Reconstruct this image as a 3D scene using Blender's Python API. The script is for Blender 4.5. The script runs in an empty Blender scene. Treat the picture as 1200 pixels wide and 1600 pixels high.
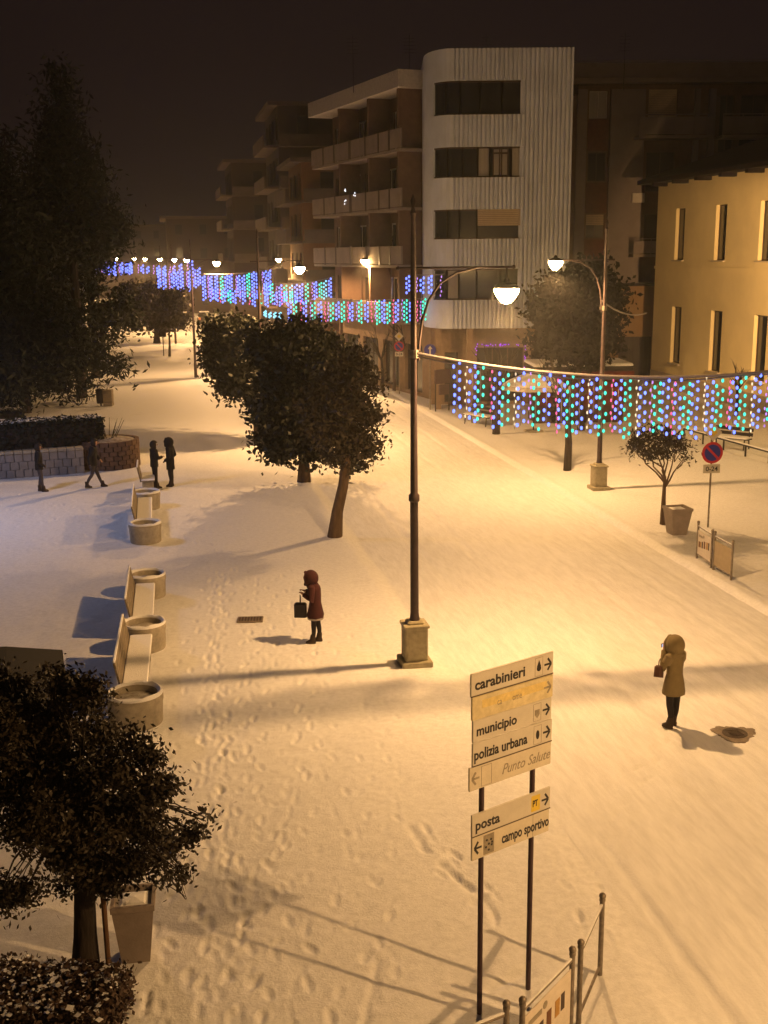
import bpy, math, random
import numpy as np
from mathutils import Matrix, Vector, Euler

random.seed(7)
RNG = np.random.default_rng(11)
scene = bpy.context.scene
COL = scene.collection
PI = math.pi

# ------------------------------------------------------------------ camera
FPX = 1800.0                      # focal length in pixels of the 1200 x 1600 photograph
PITCH = math.radians(12.65)
ROLL = 0.0096
CAMH = 8.3
cam_data = bpy.data.cameras.new('camera')
cam = bpy.data.objects.new('camera', cam_data)
COL.objects.link(cam)
cam_data.sensor_fit = 'VERTICAL'
cam_data.sensor_height = 36.0
cam_data.sensor_width = 27.0
cam_data.lens = FPX / 1600.0 * 36.0
cam_data.clip_end = 5000.0
CM = Matrix.Translation((0, 0, CAMH)) @ Matrix.Rotation(PI / 2 - PITCH, 4, 'X') @ Matrix.Rotation(-ROLL, 4, 'Z')
cam.matrix_world = CM
scene.camera = cam

# ------------------------------------------------------------------ world: a dark, slightly brown night sky
world = bpy.data.worlds.new('World')
scene.world = world
world.use_nodes = True
wt = world.node_tree
wt.nodes.clear()
w_out = wt.nodes.new('ShaderNodeOutputWorld')
w_sky = wt.nodes.new('ShaderNodeTexSky')
w_sky.sky_type = 'NISHITA'
w_sky.sun_disc = False
w_sky.sun_elevation = math.radians(-6)
w_sky.sun_rotation = math.radians(200)
w_bg = wt.nodes.new('ShaderNodeBackground')
w_bg.inputs['Strength'].default_value = 0.02
w_bg2 = wt.nodes.new('ShaderNodeBackground')
w_bg2.inputs['Color'].default_value = (0.0110, 0.0062, 0.0056, 1)
w_bg2.inputs['Strength'].default_value = 1.0
w_add = wt.nodes.new('ShaderNodeAddShader')
wt.links.new(w_sky.outputs[0], w_bg.inputs['Color'])
wt.links.new(w_bg.outputs[0], w_add.inputs[0])
wt.links.new(w_bg2.outputs[0], w_add.inputs[1])
wt.links.new(w_add.outputs[0], w_out.inputs['Surface'])

vs = scene.view_settings
vs.view_transform = 'Standard'
vs.look = 'None'
vs.exposure = 0.0
vs.gamma = 1.0
vs.use_curve_mapping = False
cy = scene.cycles
cy.use_denoising = True
try:
    cy.denoiser = 'OPENIMAGEDENOISE'
except Exception:
    pass
cy.max_bounces = 6
cy.diffuse_bounces = 4
cy.glossy_bounces = 2
cy.transmission_bounces = 2
cy.volume_bounces = 0
cy.sample_clamp_indirect = 4.0
cy.caustics_reflective = False
cy.caustics_refractive = False
SODIUM = (1.0, 0.54, 0.20)
LAMP_W = 3300.0

# ------------------------------------------------------------------ from a pixel of the photograph to a place in the street
R3 = CM.to_3x3()
def ray(px, py):
    return R3 @ Vector(((px - 600) / FPX, -(py - 800) / FPX, -1.0))
def G(px, py, z=0.0):
    d = ray(px, py); t = (z - CAMH) / d.z
    return Vector((d.x * t, d.y * t, z))
def AT(px, py, Y):
    d = ray(px, py); t = Y / d.y
    return Vector((d.x * t, Y, CAMH + d.z * t))
def proj(p):
    q = CM.inverted() @ Vector(p)
    return (600 + FPX * q.x / -q.z, 800 - FPX * q.y / -q.z)
def PXM(Y, z=1.0):                # pixels per metre at depth Y
    return FPX / (Y * math.cos(PITCH) + (CAMH - z) * math.sin(PITCH))

_d = ray(245, 400)
SD = Vector((_d.x, _d.y)).normalized()          # along the street
SR = Vector((SD.y, -SD.x))                      # to its right
STREET_A = math.atan2(SD.y, SD.x) - PI / 2      # rotation that turns +y into the street direction
def UV(p): return (p[0] * SD.x + p[1] * SD.y, p[0] * SR.x + p[1] * SR.y)
def XY(u, v): return (u * SD.x + v * SR.x, u * SD.y + v * SR.y)
KL = (UV(G(930, 1350))[1] + UV(G(706, 1040))[1]) / 2          # left kerb
KR = (UV(G(864, 762))[1] + UV(G(1033, 859))[1]) / 2           # right kerb
ROADZ = -0.10

# ------------------------------------------------------------------ materials
MATS = {}
def mat(name, col, rough=0.7, metal=0.0, var=0.25, scale=6.0, bump=0.0, bscale=40.0, emit=None, strength=0.0, col2=None, stretch=None, spec=0.3, detail=5.0):
    if name in MATS: return MATS[name]
    m = bpy.data.materials.new(name); m.use_nodes = True
    nt = m.node_tree; n = nt.nodes; L = nt.links
    b = n['Principled BSDF']
    b.inputs['Roughness'].default_value = rough
    b.inputs['Metallic'].default_value = metal
    b.inputs['Specular IOR Level'].default_value = spec
    tc = n.new('ShaderNodeTexCoord')
    src = tc.outputs['Object']
    if stretch:
        mp = n.new('ShaderNodeMapping'); mp.inputs['Scale'].default_value = stretch
        L.new(src, mp.inputs['Vector']); src = mp.outputs['Vector']
    nz = n.new('ShaderNodeTexNoise')
    nz.inputs['Scale'].default_value = scale; nz.inputs['Detail'].default_value = detail; nz.inputs['Roughness'].default_value = 0.65
    L.new(src, nz.inputs['Vector'])
    rp = n.new('ShaderNodeValToRGB')
    c2 = col2 if col2 else tuple(c * (1 - var) for c in col)
    rp.color_ramp.elements[0].position = 0.32; rp.color_ramp.elements[1].position = 0.68
    rp.color_ramp.elements[0].color = (*c2, 1); rp.color_ramp.elements[1].color = (*col, 1)
    L.new(nz.outputs['Fac'], rp.inputs['Fac'])
    L.new(rp.outputs['Color'], b.inputs['Base Color'])
    if bump > 0:
        n2 = n.new('ShaderNodeTexNoise'); n2.inputs['Scale'].default_value = bscale; n2.inputs['Detail'].default_value = 6
        L.new(src, n2.inputs['Vector'])
        bp = n.new('ShaderNodeBump'); bp.inputs['Strength'].default_value = bump; bp.inputs['Distance'].default_value = 0.02
        L.new(n2.outputs['Fac'], bp.inputs['Height']); L.new(bp.outputs['Normal'], b.inputs['Normal'])
    if emit:
        b.inputs['Emission Color'].default_value = (*emit, 1)
        b.inputs['Emission Strength'].default_value = strength
    MATS[name] = m
    return m
def glow(name, col, strength, sampled=False):
    if name in MATS: return MATS[name]
    m = bpy.data.materials.new(name); m.use_nodes = True
    nt = m.node_tree; nt.nodes.clear()
    o = nt.nodes.new('ShaderNodeOutputMaterial'); e = nt.nodes.new('ShaderNodeEmission')
    e.inputs['Color'].default_value = (*col, 1); e.inputs['Strength'].default_value = strength
    nt.links.new(e.outputs[0], o.inputs['Surface'])
    m.cycles.emission_sampling = 'AUTO' if sampled else 'NONE'
    MATS[name] = m
    return m

def snow_material(name, dirt, white=(0.82, 0.83, 0.86), dirtcol=(0.42, 0.38, 0.35), stretch=(1, 1, 1), thresh=0.55, dscale=0.7):
    m = bpy.data.materials.new(name); m.use_nodes = True
    nt = m.node_tree; n = nt.nodes; L = nt.links
    b = n['Principled BSDF']; b.inputs['Roughness'].default_value = 0.62; b.inputs['Specular IOR Level'].default_value = 0.25
    tc = n.new('ShaderNodeTexCoord')
    mp = n.new('ShaderNodeMapping'); mp.inputs['Scale'].default_value = stretch
    L.new(tc.outputs['Object'], mp.inputs['Vector'])
    a = n.new('ShaderNodeTexNoise'); a.inputs['Scale'].default_value = dscale; a.inputs['Detail'].default_value = 8; a.inputs['Roughness'].default_value = 0.68
    L.new(mp.outputs[0], a.inputs['Vector'])
    r = n.new('ShaderNodeValToRGB'); r.color_ramp.elements[0].position = thresh; r.color_ramp.elements[1].position = thresh + 0.22
    r.color_ramp.elements[0].color = (0, 0, 0, 1); r.color_ramp.elements[1].color = (dirt, dirt, dirt, 1)
    L.new(a.outputs['Fac'], r.inputs['Fac'])
    f = n.new('ShaderNodeTexNoise'); f.inputs['Scale'].default_value = 9.0; f.inputs['Detail'].default_value = 7; f.inputs['Roughness'].default_value = 0.7
    L.new(mp.outputs[0], f.inputs['Vector'])
    fr = n.new('ShaderNodeValToRGB'); fr.color_ramp.elements[0].position = 0.35; fr.color_ramp.elements[1].position = 0.6
    fr.color_ramp.elements[0].color = (*[c * 0.86 for c in white], 1); fr.color_ramp.elements[1].color = (*white, 1)
    L.new(f.outputs['Fac'], fr.inputs['Fac'])
    mx = n.new('ShaderNodeMixRGB'); mx.inputs['Color2'].default_value = (*dirtcol, 1)
    L.new(r.outputs['Color'], mx.inputs['Fac']); L.new(fr.outputs['Color'], mx.inputs['Color1'])
    L.new(mx.outputs[0], b.inputs['Base Color'])
    g = n.new('ShaderNodeTexNoise'); g.inputs['Scale'].default_value = 26.0; g.inputs['Detail'].default_value = 6; g.inputs['Roughness'].default_value = 0.7
    L.new(tc.outputs['Object'], g.inputs['Vector'])
    bp = n.new('ShaderNodeBump'); bp.inputs['Strength'].default_value = 0.55; bp.inputs['Distance'].default_value = 0.02
    L.new(g.outputs['Fac'], bp.inputs['Height']); L.new(bp.outputs[0], b.inputs['Normal'])
    MATS[name] = m
    return m

SNOW = mat('snow_cap', (0.84, 0.85, 0.88), 0.6, var=0.08, scale=14, bump=0.4, bscale=30)
CONC = mat('concrete', (0.42, 0.38, 0.31), 0.85, var=0.35, scale=7, bump=0.3, bscale=60)
POLE = mat('pole_paint', (0.085, 0.06, 0.062), 0.45, 0.3, var=0.4, scale=5, bump=0.1)
DARKMETAL = mat('dark_metal', (0.045, 0.042, 0.045), 0.5, 0.5, var=0.4, scale=12)
STEEL = mat('weathered_steel', (0.30, 0.26, 0.22), 0.5, 0.6, var=0.45, scale=14)
WOOD = mat('bench_wood', (0.27, 0.225, 0.165), 0.7, var=0.5, scale=3, stretch=(1, 1, 12), bump=0.2)
BARK = mat('bark', (0.13, 0.085, 0.055), 0.9, var=0.55, scale=9, stretch=(1, 1, 0.25), bump=0.8, bscale=25)
BARKD = mat('dark_bark', (0.045, 0.035, 0.03), 0.9, var=0.5, scale=9, stretch=(1, 1, 0.25), bump=0.8, bscale=25)
LEAF = mat('evergreen_leaf', (0.030, 0.034, 0.020), 0.5, var=0.6, scale=2.2, spec=0.4)
LEAFB = mat('brown_green_leaf', (0.042, 0.032, 0.020), 0.55, var=0.6, scale=3.0, spec=0.35)
NEEDLE = mat('needle', (0.022, 0.03, 0.02), 0.7, var=0.5, scale=1.2)
HEDGE = mat('hedge_leaf', (0.05, 0.055, 0.03), 0.6, var=0.6, scale=5)
GLASS = mat('window_glass', (0.025, 0.027, 0.032), 0.12, var=0.3, scale=0.6, spec=0.6)
WHITESIGN = mat('sign_white', (0.56, 0.53, 0.46), 0.45, var=0.12, scale=5, bump=0.03)
BLACKINK = mat('sign_ink', (0.022, 0.02, 0.02), 0.5, var=0.2)
FADEDINK = mat('faded_ink', (0.33, 0.29, 0.22), 0.6, var=0.4, scale=20)

# ------------------------------------------------------------------ mesh builder
class MB:
    def __init__(s, T=None):
        s.v = []; s.f = []; s.mi = []; s.T = T
        s.cur = 0
    def add(s, vs, fs):
        o = len(s.v)
        if s.T is not None: vs = [s.T @ Vector(p) for p in vs]
        s.v.extend([tuple(p) for p in vs])
        s.f.extend([tuple(i + o for i in f) for f in fs])
        s.mi.extend([s.cur] * len(fs))
        return s
    def box(s, c, d, rz=0.0, M=None):
        x, y, z = d[0] / 2, d[1] / 2, d[2] / 2
        pts = [(-x, -y, -z), (x, -y, -z), (x, y, -z), (-x, y, -z), (-x, -y, z), (x, -y, z), (x, y, z), (-x, y, z)]
        Mx = Matrix.Translation(c) @ (M if M is not None else Matrix.Rotation(rz, 4, 'Z'))
        return s.add([Mx @ Vector(p) for p in pts], [(0, 3, 2, 1), (4, 5, 6, 7), (0, 1, 5, 4), (1, 2, 6, 5), (2, 3, 7, 6), (3, 0, 4, 7)])
    def bbox(s, c, d, b=0.02, rz=0.0):      # box with chamfered vertical and top edges
        x, y, z = d[0] / 2, d[1] / 2, d[2] / 2
        def ring(x, y, zz, k): return [(-x + k, -y, zz), (x - k, -y, zz), (x, -y + k, zz), (x, y - k, zz), (x - k, y, zz), (-x + k, y, zz), (-x, y - k, zz), (-x, -y + k, zz)]
        rings = [ring(x, y, -z, b), ring(x, y, z - b, b), ring(x - b, y - b, z, b * 0.6)]
        Mx = Matrix.Translation(c) @ Matrix.Rotation(rz, 4, 'Z')
        vs = [Mx @ Vector(p) for r in rings for p in r]
        fs = [tuple(range(7, -1, -1))]
        for k in range(2):
            for i in range(8):
                j = (i + 1) % 8
                fs.append((k * 8 + i, k * 8 + j, k * 8 + 8 + j, k * 8 + 8 + i))
        fs.append(tuple(range(16, 24)))
        return s.add(vs, fs)
    def bar(s, a, b, w, h=None, up=(0, 0, 1)):
        a = Vector(a); b = Vector(b); h = h or w
        d = (b - a); l = d.length; d.normalize()
        u = Vector(up)
        if abs(d.dot(u)) > 0.99: u = Vector((0, 1, 0))
        r = d.cross(u).normalized(); u = r.cross(d)
        M = Matrix((r, d, u)).transposed().to_4x4()
        return s.box((a + b) / 2, (w, l, h), M=M)
    def tube(s, pts, rad, n=8, caps=True):
        pts = [Vector(p) for p in pts]
        if not hasattr(rad, '__len__'): rad = [rad] * len(pts)
        vs = []; fs = []; prev = None
        for i, p in enumerate(pts):
            d = (pts[min(i + 1, len(pts) - 1)] - pts[max(i - 1, 0)]).normalized()
            if prev is None:
                u = Vector((0, 0, 1)) if abs(d.z) < 0.95 else Vector((1, 0, 0))
                r = d.cross(u).normalized()
            else:
                r = (prev - d * prev.dot(d)).normalized()
            prev = r; q = d.cross(r)
            for k in range(n):
                a = 2 * PI * k / n
                vs.append(p + (r * math.cos(a) + q * math.sin(a)) * rad[i])
        for i in range(len(pts) - 1):
            for k in range(n):
                j = (k + 1) % n
                fs.append((i * n + k, i * n + j, (i + 1) * n + j, (i + 1) * n + k))
        if caps:
            fs.append(tuple(range(n - 1, -1, -1))); m = (len(pts) - 1) * n
            fs.append(tuple(range(m, m + n)))
        return s.add(vs, fs)
    def lathe(s, prof, n=16, c=(0, 0, 0), sx=1.0, sy=1.0, caps=True, rz=0.0):
        vs = []; fs = []
        for r, z in prof:
            for k in range(n):
                a = 2 * PI * k / n + rz
                vs.append((c[0] + r * sx * math.cos(a), c[1] + r * sy * math.sin(a), c[2] + z))
        for i in range(len(prof) - 1):
            for k in range(n):
                j = (k + 1) % n
                fs.append((i * n + k, i * n + j, (i + 1) * n + j, (i + 1) * n + k))
        if caps:
            fs.append(tuple(range(n - 1, -1, -1))); m = (len(prof) - 1) * n
            fs.append(tuple(range(m, m + n)))
        return s.add(vs, fs)
    def loft(s, rings, n=14):                # rings: (cx, cy, z, rx, ry)
        vs = []; fs = []
        for cx, cyy, z, rx, ry in rings:
            for k in range(n):
                a = 2 * PI * k / n
                vs.append((cx + rx * math.cos(a), cyy + ry * math.sin(a), z))
        for i in range(len(rings) - 1):
            for k in range(n):
                j = (k + 1) % n
                fs.append((i * n + k, i * n + j, (i + 1) * n + j, (i + 1) * n + k))
        fs.append(tuple(range(n - 1, -1, -1))); m = (len(rings) - 1) * n
        fs.append(tuple(range(m, m + n)))
        return s.add(vs, fs)
    def prism(s, poly, z0, z1, axis='z'):
        n = len(poly)
        vs = [(p[0], p[1], z0) for p in poly] + [(p[0], p[1], z1) for p in poly]
        fs = [tuple(range(n - 1, -1, -1)), tuple(range(n, 2 * n))]
        for i in range(n):
            j = (i + 1) % n
            fs.append((i, j, n + j, n + i))
        return s.add(vs, fs)
    def ball(s, c, r, n=8, sz=1.0):
        m = max(3, n // 2)
        prof = [(max(1e-4, r * math.sin(PI * i / m)), -r * sz * math.cos(PI * i / m)) for i in range(m + 1)]
        return s.lathe(prof, n, c)
    def build(s, name, material, parent=None, smooth=False, **kw):
        me = bpy.data.meshes.new(name)
        me.from_pydata(s.v, [], s.f)
        ms = material if isinstance(material, (list, tuple)) else [material]
        for m in ms: me.materials.append(m)
        if len(ms) > 1: me.polygons.foreach_set('material_index', s.mi)
        if smooth:
            me.polygons.foreach_set('use_smooth', [True] * len(me.polygons))
            try: me.set_sharp_from_angle(angle=math.radians(40))
            except Exception: pass
        me.update()
        o = bpy.data.objects.new(name, me)
        COL.objects.link(o)
        if parent is not None: o.parent = parent
        for k, v in kw.items(): o[k] = v
        return o

def tag(o, label, cat, group=None):
    o['label'] = label; o['category'] = cat
    if group: o['group'] = group
    return o
def thing(name, label, cat, loc, rz=0.0, group=None):
    o = bpy.data.objects.new(name, None); COL.objects.link(o)
    o.location = Vector(loc); o.rotation_euler = (0, 0, rz)
    o.empty_display_size = 0.2
    return tag(o, label, cat, group)
def struct(o):
    o['kind'] = 'structure'; return o
def copy_tree(o, parent=None):
    c = o.copy(); COL.objects.link(c)
    if parent is not None: c.parent = parent
    for ch in list(o.children): copy_tree(ch, c)
    return c
def mesh_np(name, V, F, material, parent=None, smooth=False):
    me = bpy.data.meshes.new(name)
    nf, k = F.shape
    me.vertices.add(len(V)); me.vertices.foreach_set('co', np.ascontiguousarray(V, dtype=np.float32).ravel())
    me.loops.add(nf * k); me.loops.foreach_set('vertex_index', np.ascontiguousarray(F, dtype=np.int32).ravel())
    me.polygons.add(nf)
    me.polygons.foreach_set('loop_start', np.arange(0, nf * k, k, dtype=np.int32))
    try: me.polygons.foreach_set('loop_total', np.full(nf, k, dtype=np.int32))
    except Exception: pass
    if smooth: me.polygons.foreach_set('use_smooth', np.ones(nf, dtype=bool))
    me.materials.append(material)
    me.update(); me.validate()
    o = bpy.data.objects.new(name, me); COL.objects.link(o)
    if parent is not None: o.parent = parent
    return o
def instant_text(s, size, material, parent, M, name='lettering', shear=0.0, bold=0.0, width=None):
    cu = bpy.data.curves.new('t', 'FONT'); cu.body = s; cu.size = size; cu.extrude = 0.0012; cu.shear = shear; cu.offset = bold
    cu.resolution_u = 3
    t = bpy.data.objects.new('t', cu); COL.objects.link(t)
    bpy.context.view_layer.update()
    me = bpy.data.meshes.new_from_object(t.evaluated_get(bpy.context.evaluated_depsgraph_get()))
    bpy.data.objects.remove(t); bpy.data.curves.remove(cu)
    n = len(me.vertices); co = np.zeros(n * 3, dtype=np.float32); me.vertices.foreach_get('co', co); co = co.reshape(-1, 3)
    if width:
        co[:, 0] -= co[:, 0].min(); co[:, 0] *= width / max(1e-6, co[:, 0].max())
        me.vertices.foreach_set('co', co.ravel())
    me.transform(M); me.name = name
    me.materials.clear(); me.materials.append(material)
    o = bpy.data.objects.new(name, me); COL.objects.link(o); o.parent = parent
    return o

# ------------------------------------------------------------------ foliage
def leaves(clumps, n, size, shell=0.55, aspect=0.55, flat=0.0, rng=None, tuft=26, tight=2.6):
    """clumps: (x, y, z, rx, ry, rz) -> leaf quads spread through their volumes"""
    rng = rng or RNG
    C = np.array(clumps, dtype=float)
    w = C[:, 3] * C[:, 4] * C[:, 5]; w = w ** 0.75; w /= w.sum()
    # sub-clumps (twig ends) make an uneven outline with gaps
    ns = max(12, n // tuft)
    ci = rng.choice(len(C), ns, p=w)
    d = rng.normal(size=(ns, 3)); d /= np.linalg.norm(d, axis=1)[:, None]
    rad = shell + (1 - shell) * rng.random(ns) ** 0.6
    rad *= 0.85 + 0.3 * rng.random(ns)
    sc = C[ci, :3] + d * rad[:, None] * C[ci, 3:6]
    si = rng.integers(0, ns, n)
    tw = size * tight * (0.5 + rng.random((ns, 1))[si])
    off = rng.normal(size=(n, 3)) * tw * np.array([1, 1, 0.8])
    P = sc[si] + off
    a = rng.normal(size=(n, 3)); a[:, 2] *= (1 - flat); a /= np.linalg.norm(a, axis=1)[:, None]
    b = rng.normal(size=(n, 3)); b -= a * (a * b).sum(1)[:, None]; b /= np.linalg.norm(b, axis=1)[:, None]
    L = size * (0.6 + 0.8 * rng.random(n))[:, None]
    W = L * aspect
    V = np.empty((n, 4, 3)); V[:, 0] = P - a * L; V[:, 1] = P + b * W; V[:, 2] = P + a * L; V[:, 3] = P - b * W
    F = np.arange(n * 4).reshape(n, 4)
    return V.reshape(-1, 3), F
def limb(mb, a, b, r0, r1, n=6, wob=0.08, segs=4):
    a = Vector(a); b = Vector(b); l = (b - a).length
    pts = []; rs = []
    for i in range(segs + 1):
        t = i / segs
        p = a.lerp(b, t)
        if 0 < i < segs: p = p + Vector((random.uniform(-1, 1), random.uniform(-1, 1), random.uniform(-.3, .6))) * wob * l
        pts.append(p); rs.append(r0 + (r1 - r0) * t)
    mb.tube(pts, rs, n)
    return pts
# ================================================================== THE GROUND
def noise2(u, v, seed, scale):
    """smooth value noise on a grid of u rows and v columns"""
    r = np.random.default_rng(seed)
    N = 128; T = r.random((N, N))
    a = u / scale; b = v / scale
    ai = np.floor(a).astype(int); bi = np.floor(b).astype(int)
    fa = a - ai; fb = b - bi
    fa = fa * fa * (3 - 2 * fa); fb = fb * fb * (3 - 2 * fb)
    g = lambda i, j: T[np.ix_(i % N, j % N)]
    A = fa[:, None]; B = fb[None, :]
    return (g(ai, bi) * (1 - A) * (1 - B) + g(ai + 1, bi) * A * (1 - B) + g(ai, bi + 1) * (1 - A) * B + g(ai + 1, bi + 1) * A * B) - 0.5

rows = [5.0]
while rows[-1] < 60: rows.append(rows[-1] + max(0.028, 0.0029 * rows[-1]))
while rows[-1] < 420: rows.append(rows[-1] + 0.12 * (rows[-1] - 50))
ROWS = np.array(rows)
def cols(a, b, fine0, fine1, step):
    c = list(np.arange(fine0, fine1, step)) + [fine1]
    x = fine0; s = step
    while x > a: s *= 1.35; x -= s; c.append(max(x, a))
    x = fine1; s = step
    while x < b: s *= 1.35; x += s; c.append(min(x, b))
    return np.array(sorted(set(c)))

DENTS = []      # (u, v, angle, length, width, depth)
def trail(pts, step=0.66, gap=0.11, depth=0.022, drag=0.25):
    P = [np.array(UV(G(*p))) for p in pts]
    side = 1
    for a, b in zip(P[:-1], P[1:]):
        d = b - a; l = np.linalg.norm(d); d = d / l; nrm = np.array([-d[1], d[0]])
        t = random.random() * step
        while t < l:
            q = a + d * t + nrm * (gap * side + random.gauss(0, 0.05))
            ang = math.atan2(d[1], d[0]) + random.gauss(0, 0.18)
            DENTS.append((q[0], q[1], ang, 0.135 * random.uniform(0.8, 1.25), 0.05, depth * random.uniform(0.3, 1.15)))
            if random.random() < drag:
                q2 = q + d * 0.22
                DENTS.append((q2[0], q2[1], ang, 0.22, 0.03, depth * 0.5))
            side = -side; t += step * random.uniform(0.8, 1.2)
for k in range(12):       # people have walked up and down between the benches and the lamp
    x0 = random.uniform(265, 520); x1 = x0 + random.uniform(-90, 70)
    xm = (x0 + x1) / 2 + random.uniform(-30, 30)
    trail([(xm + (x1 - xm) * 2.4, 1640), (x1, 1400), (xm, 1180), (x0 * 0.5 + xm * 0.5, 1040), (x0 * 0.6 + 150, 890)])
for k in range(6):
    x0 = random.uniform(330, 620)
    trail([(x0, 1640), (x0 + random.uniform(-40, 60), 1400), (x0 + random.uniform(-60, 60), 1150), (x0 * 0.7 + 150, 960)], depth=0.014)
for k in range(18):       # the square on the left is trampled
    a = (random.uniform(-60, 60), random.uniform(765, 860)); b = (random.uniform(240, 420), random.uniform(770, 880))
    trail([a, ((a[0] + b[0]) / 2, (a[1] + b[1]) / 2 + random.uniform(-20, 20)), b], depth=0.02)
for p in [[(632, 1270), (668, 1325), (705, 1365), (742, 1400), (772, 1440)], [(640, 1310), (690, 1340), (755, 1395)], [(870, 1330), (905, 1400), (945, 1480)], [(1070, 1110), (980, 1230), (930, 1400)]]:
    trail(p, step=0.42, depth=0.03, drag=0.7)
SCUFF = []
def scuff(p0, p1, w, depth):
    a = np.array(UV(G(*p0))); b = np.array(UV(G(*p1))); SCUFF.append((a, b, w, depth))
scuff((640, 1290), (665, 1330), 0.06, 0.03); scuff((690, 1350), (735, 1390), 0.06, 0.035); scuff((745, 1395), (775, 1430), 0.06, 0.03)
scuff((765, 1545), (830, 1515), 0.07, 0.03); scuff((560, 1640), (590, 1500), 0.04, 0.02)

def snow_sheet(name, V, material, prof, lumps, dents=True, seed=3):
    U = ROWS
    Z = noise2(U, V, seed, 0.9) * lumps + noise2(U, V, seed + 1, 0.31) * lumps * 0.7 + noise2(U, V, seed + 2, 0.13) * lumps * 0.45
    fade = np.clip((70 - U) / 40, 0, 1)[:, None]
    Z = Z * (0.2 + 0.8 * fade)
    if dents:
        for (u, v, a, L, W, dp) in DENTS:
            i0, i1 = np.searchsorted(U, (u - 0.32, u + 0.32)); j0, j1 = np.searchsorted(V, (v - 0.32, v + 0.32))
            if i1 - i0 < 2 or j1 - j0 < 2: continue
            du = U[i0:i1, None] - u; dv = V[None, j0:j1] - v
            x = du * math.cos(a) + dv * math.sin(a); y = -du * math.sin(a) + dv * math.cos(a)
            q = (x / L) ** 2 + (y / W) ** 2
            Z[i0:i1, j0:j1] += -dp * np.exp(-q * q * q * 0.6) + dp * 0.35 * np.exp(-((np.sqrt(q) - 1.45) / 0.35) ** 2)
        for (a, b, w, dp) in SCUFF:
            d = b - a; l = np.linalg.norm(d); d /= l
            du = U[:, None] - a[0]; dv = V[None, :] - a[1]
            x = np.clip(du * d[0] + dv * d[1], 0, l)
            dist = np.hypot(du - x * d[0], dv - x * d[1])
            Z += -dp * np.exp(-(dist / w) ** 2)
    Z = Z + prof(U[:, None], V[None, :])
    nu, nv = len(U), len(V)
    P = np.empty((nu, nv, 3)); P[:, :, 0] = V[None, :]; P[:, :, 1] = U[:, None]; P[:, :, 2] = Z
    idx = np.arange(nu * nv).reshape(nu, nv)
    F = np.stack([idx[:-1, :-1], idx[:-1, 1:], idx[1:, 1:], idx[1:, :-1]], -1).reshape(-1, 4)
    o = mesh_np(name, P.reshape(-1, 3), F, material, smooth=True)
    o.rotation_euler = (0, 0, STREET_A)
    return struct(o)
def edge_l(U, V): # rounded snow over the kerb edge
    t = np.clip((V - (KL - 0.5)) / 0.5, 0, 1)
    return -0.095 * t * t * (3 - 2 * t) + 0.004 * np.exp(-((V - KL + 0.2) / 0.12) ** 2) + U * 0
def edge_r(U, V):
    t = np.clip(((KR + 0.16) - V) / 0.16, 0, 1)
    return -0.115 * t * t * (3 - 2 * t) + 0.03 * np.exp(-((V - KR - 0.22) / 0.16) ** 2) + U * 0
def road_prof(U, V):
    c = (KL + KR) / 2; h = (KR - KL) / 2
    z = ROADZ + 0.05 * (1 - ((V - c) / h) ** 2)
    for tv in (-2.55, -1.15, 1.0, 2.4):
        z = z - 0.018 * np.exp(-((V - c - tv - 0.10 * np.sin(U * 0.21 + tv)) / 0.10) ** 2) + 0.006 * np.exp(-((V - c - tv - 0.2 - 0.10 * np.sin(U * 0.21 + tv)) / 0.07) ** 2)
    # two grooves at the left gutter, left by a plough
    z = z - 0.032 * np.exp(-((V - KL - 0.36 - 0.03 * np.sin(U)) / 0.06) ** 2) * np.clip((17 - U) / 4, 0, 1) + 0.02 * np.exp(-((V - KL - 0.48) / 0.07) ** 2) * np.clip((17 - U) / 4, 0, 1)
    z = z - 0.015 * np.exp(-((V - KR + 0.5 - 0.05 * np.sin(U * 0.4)) / 0.10) ** 2)
    return z
S_PAVE = snow_material('trodden_snow', 0.35, thresh=0.60, dscale=0.5)
S_ROAD = snow_material('road_snow', 0.22, stretch=(1.0, 0.16, 1), thresh=0.56, dscale=0.9, dirtcol=(0.55, 0.50, 0.44))
S_PAVER = snow_material('pavement_snow', 0.35, thresh=0.58, dscale=0.45)
snow_sheet('pavement_left', cols(KL - 90, KL, KL - 12.5, KL, 0.036), S_PAVE, edge_l, 0.019, True, 3)
snow_sheet('road', cols(KL - 0.02, KR + 0.02, KL - 0.02, KR + 0.02, 0.06), S_ROAD, road_prof, 0.010, True, 20)
snow_sheet('pavement_right', cols(KR, KR + 90, KR, KR + 9, 0.09), S_PAVER, edge_r, 0.022, True, 40)
g = MB(); g.add([(-700, -60, -0.4), (700, -60, -0.4), (700, 900, -0.4), (-700, 900, -0.4)], [(0, 1, 2, 3)])
struct(g.build('ground', S_PAVER))

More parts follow.
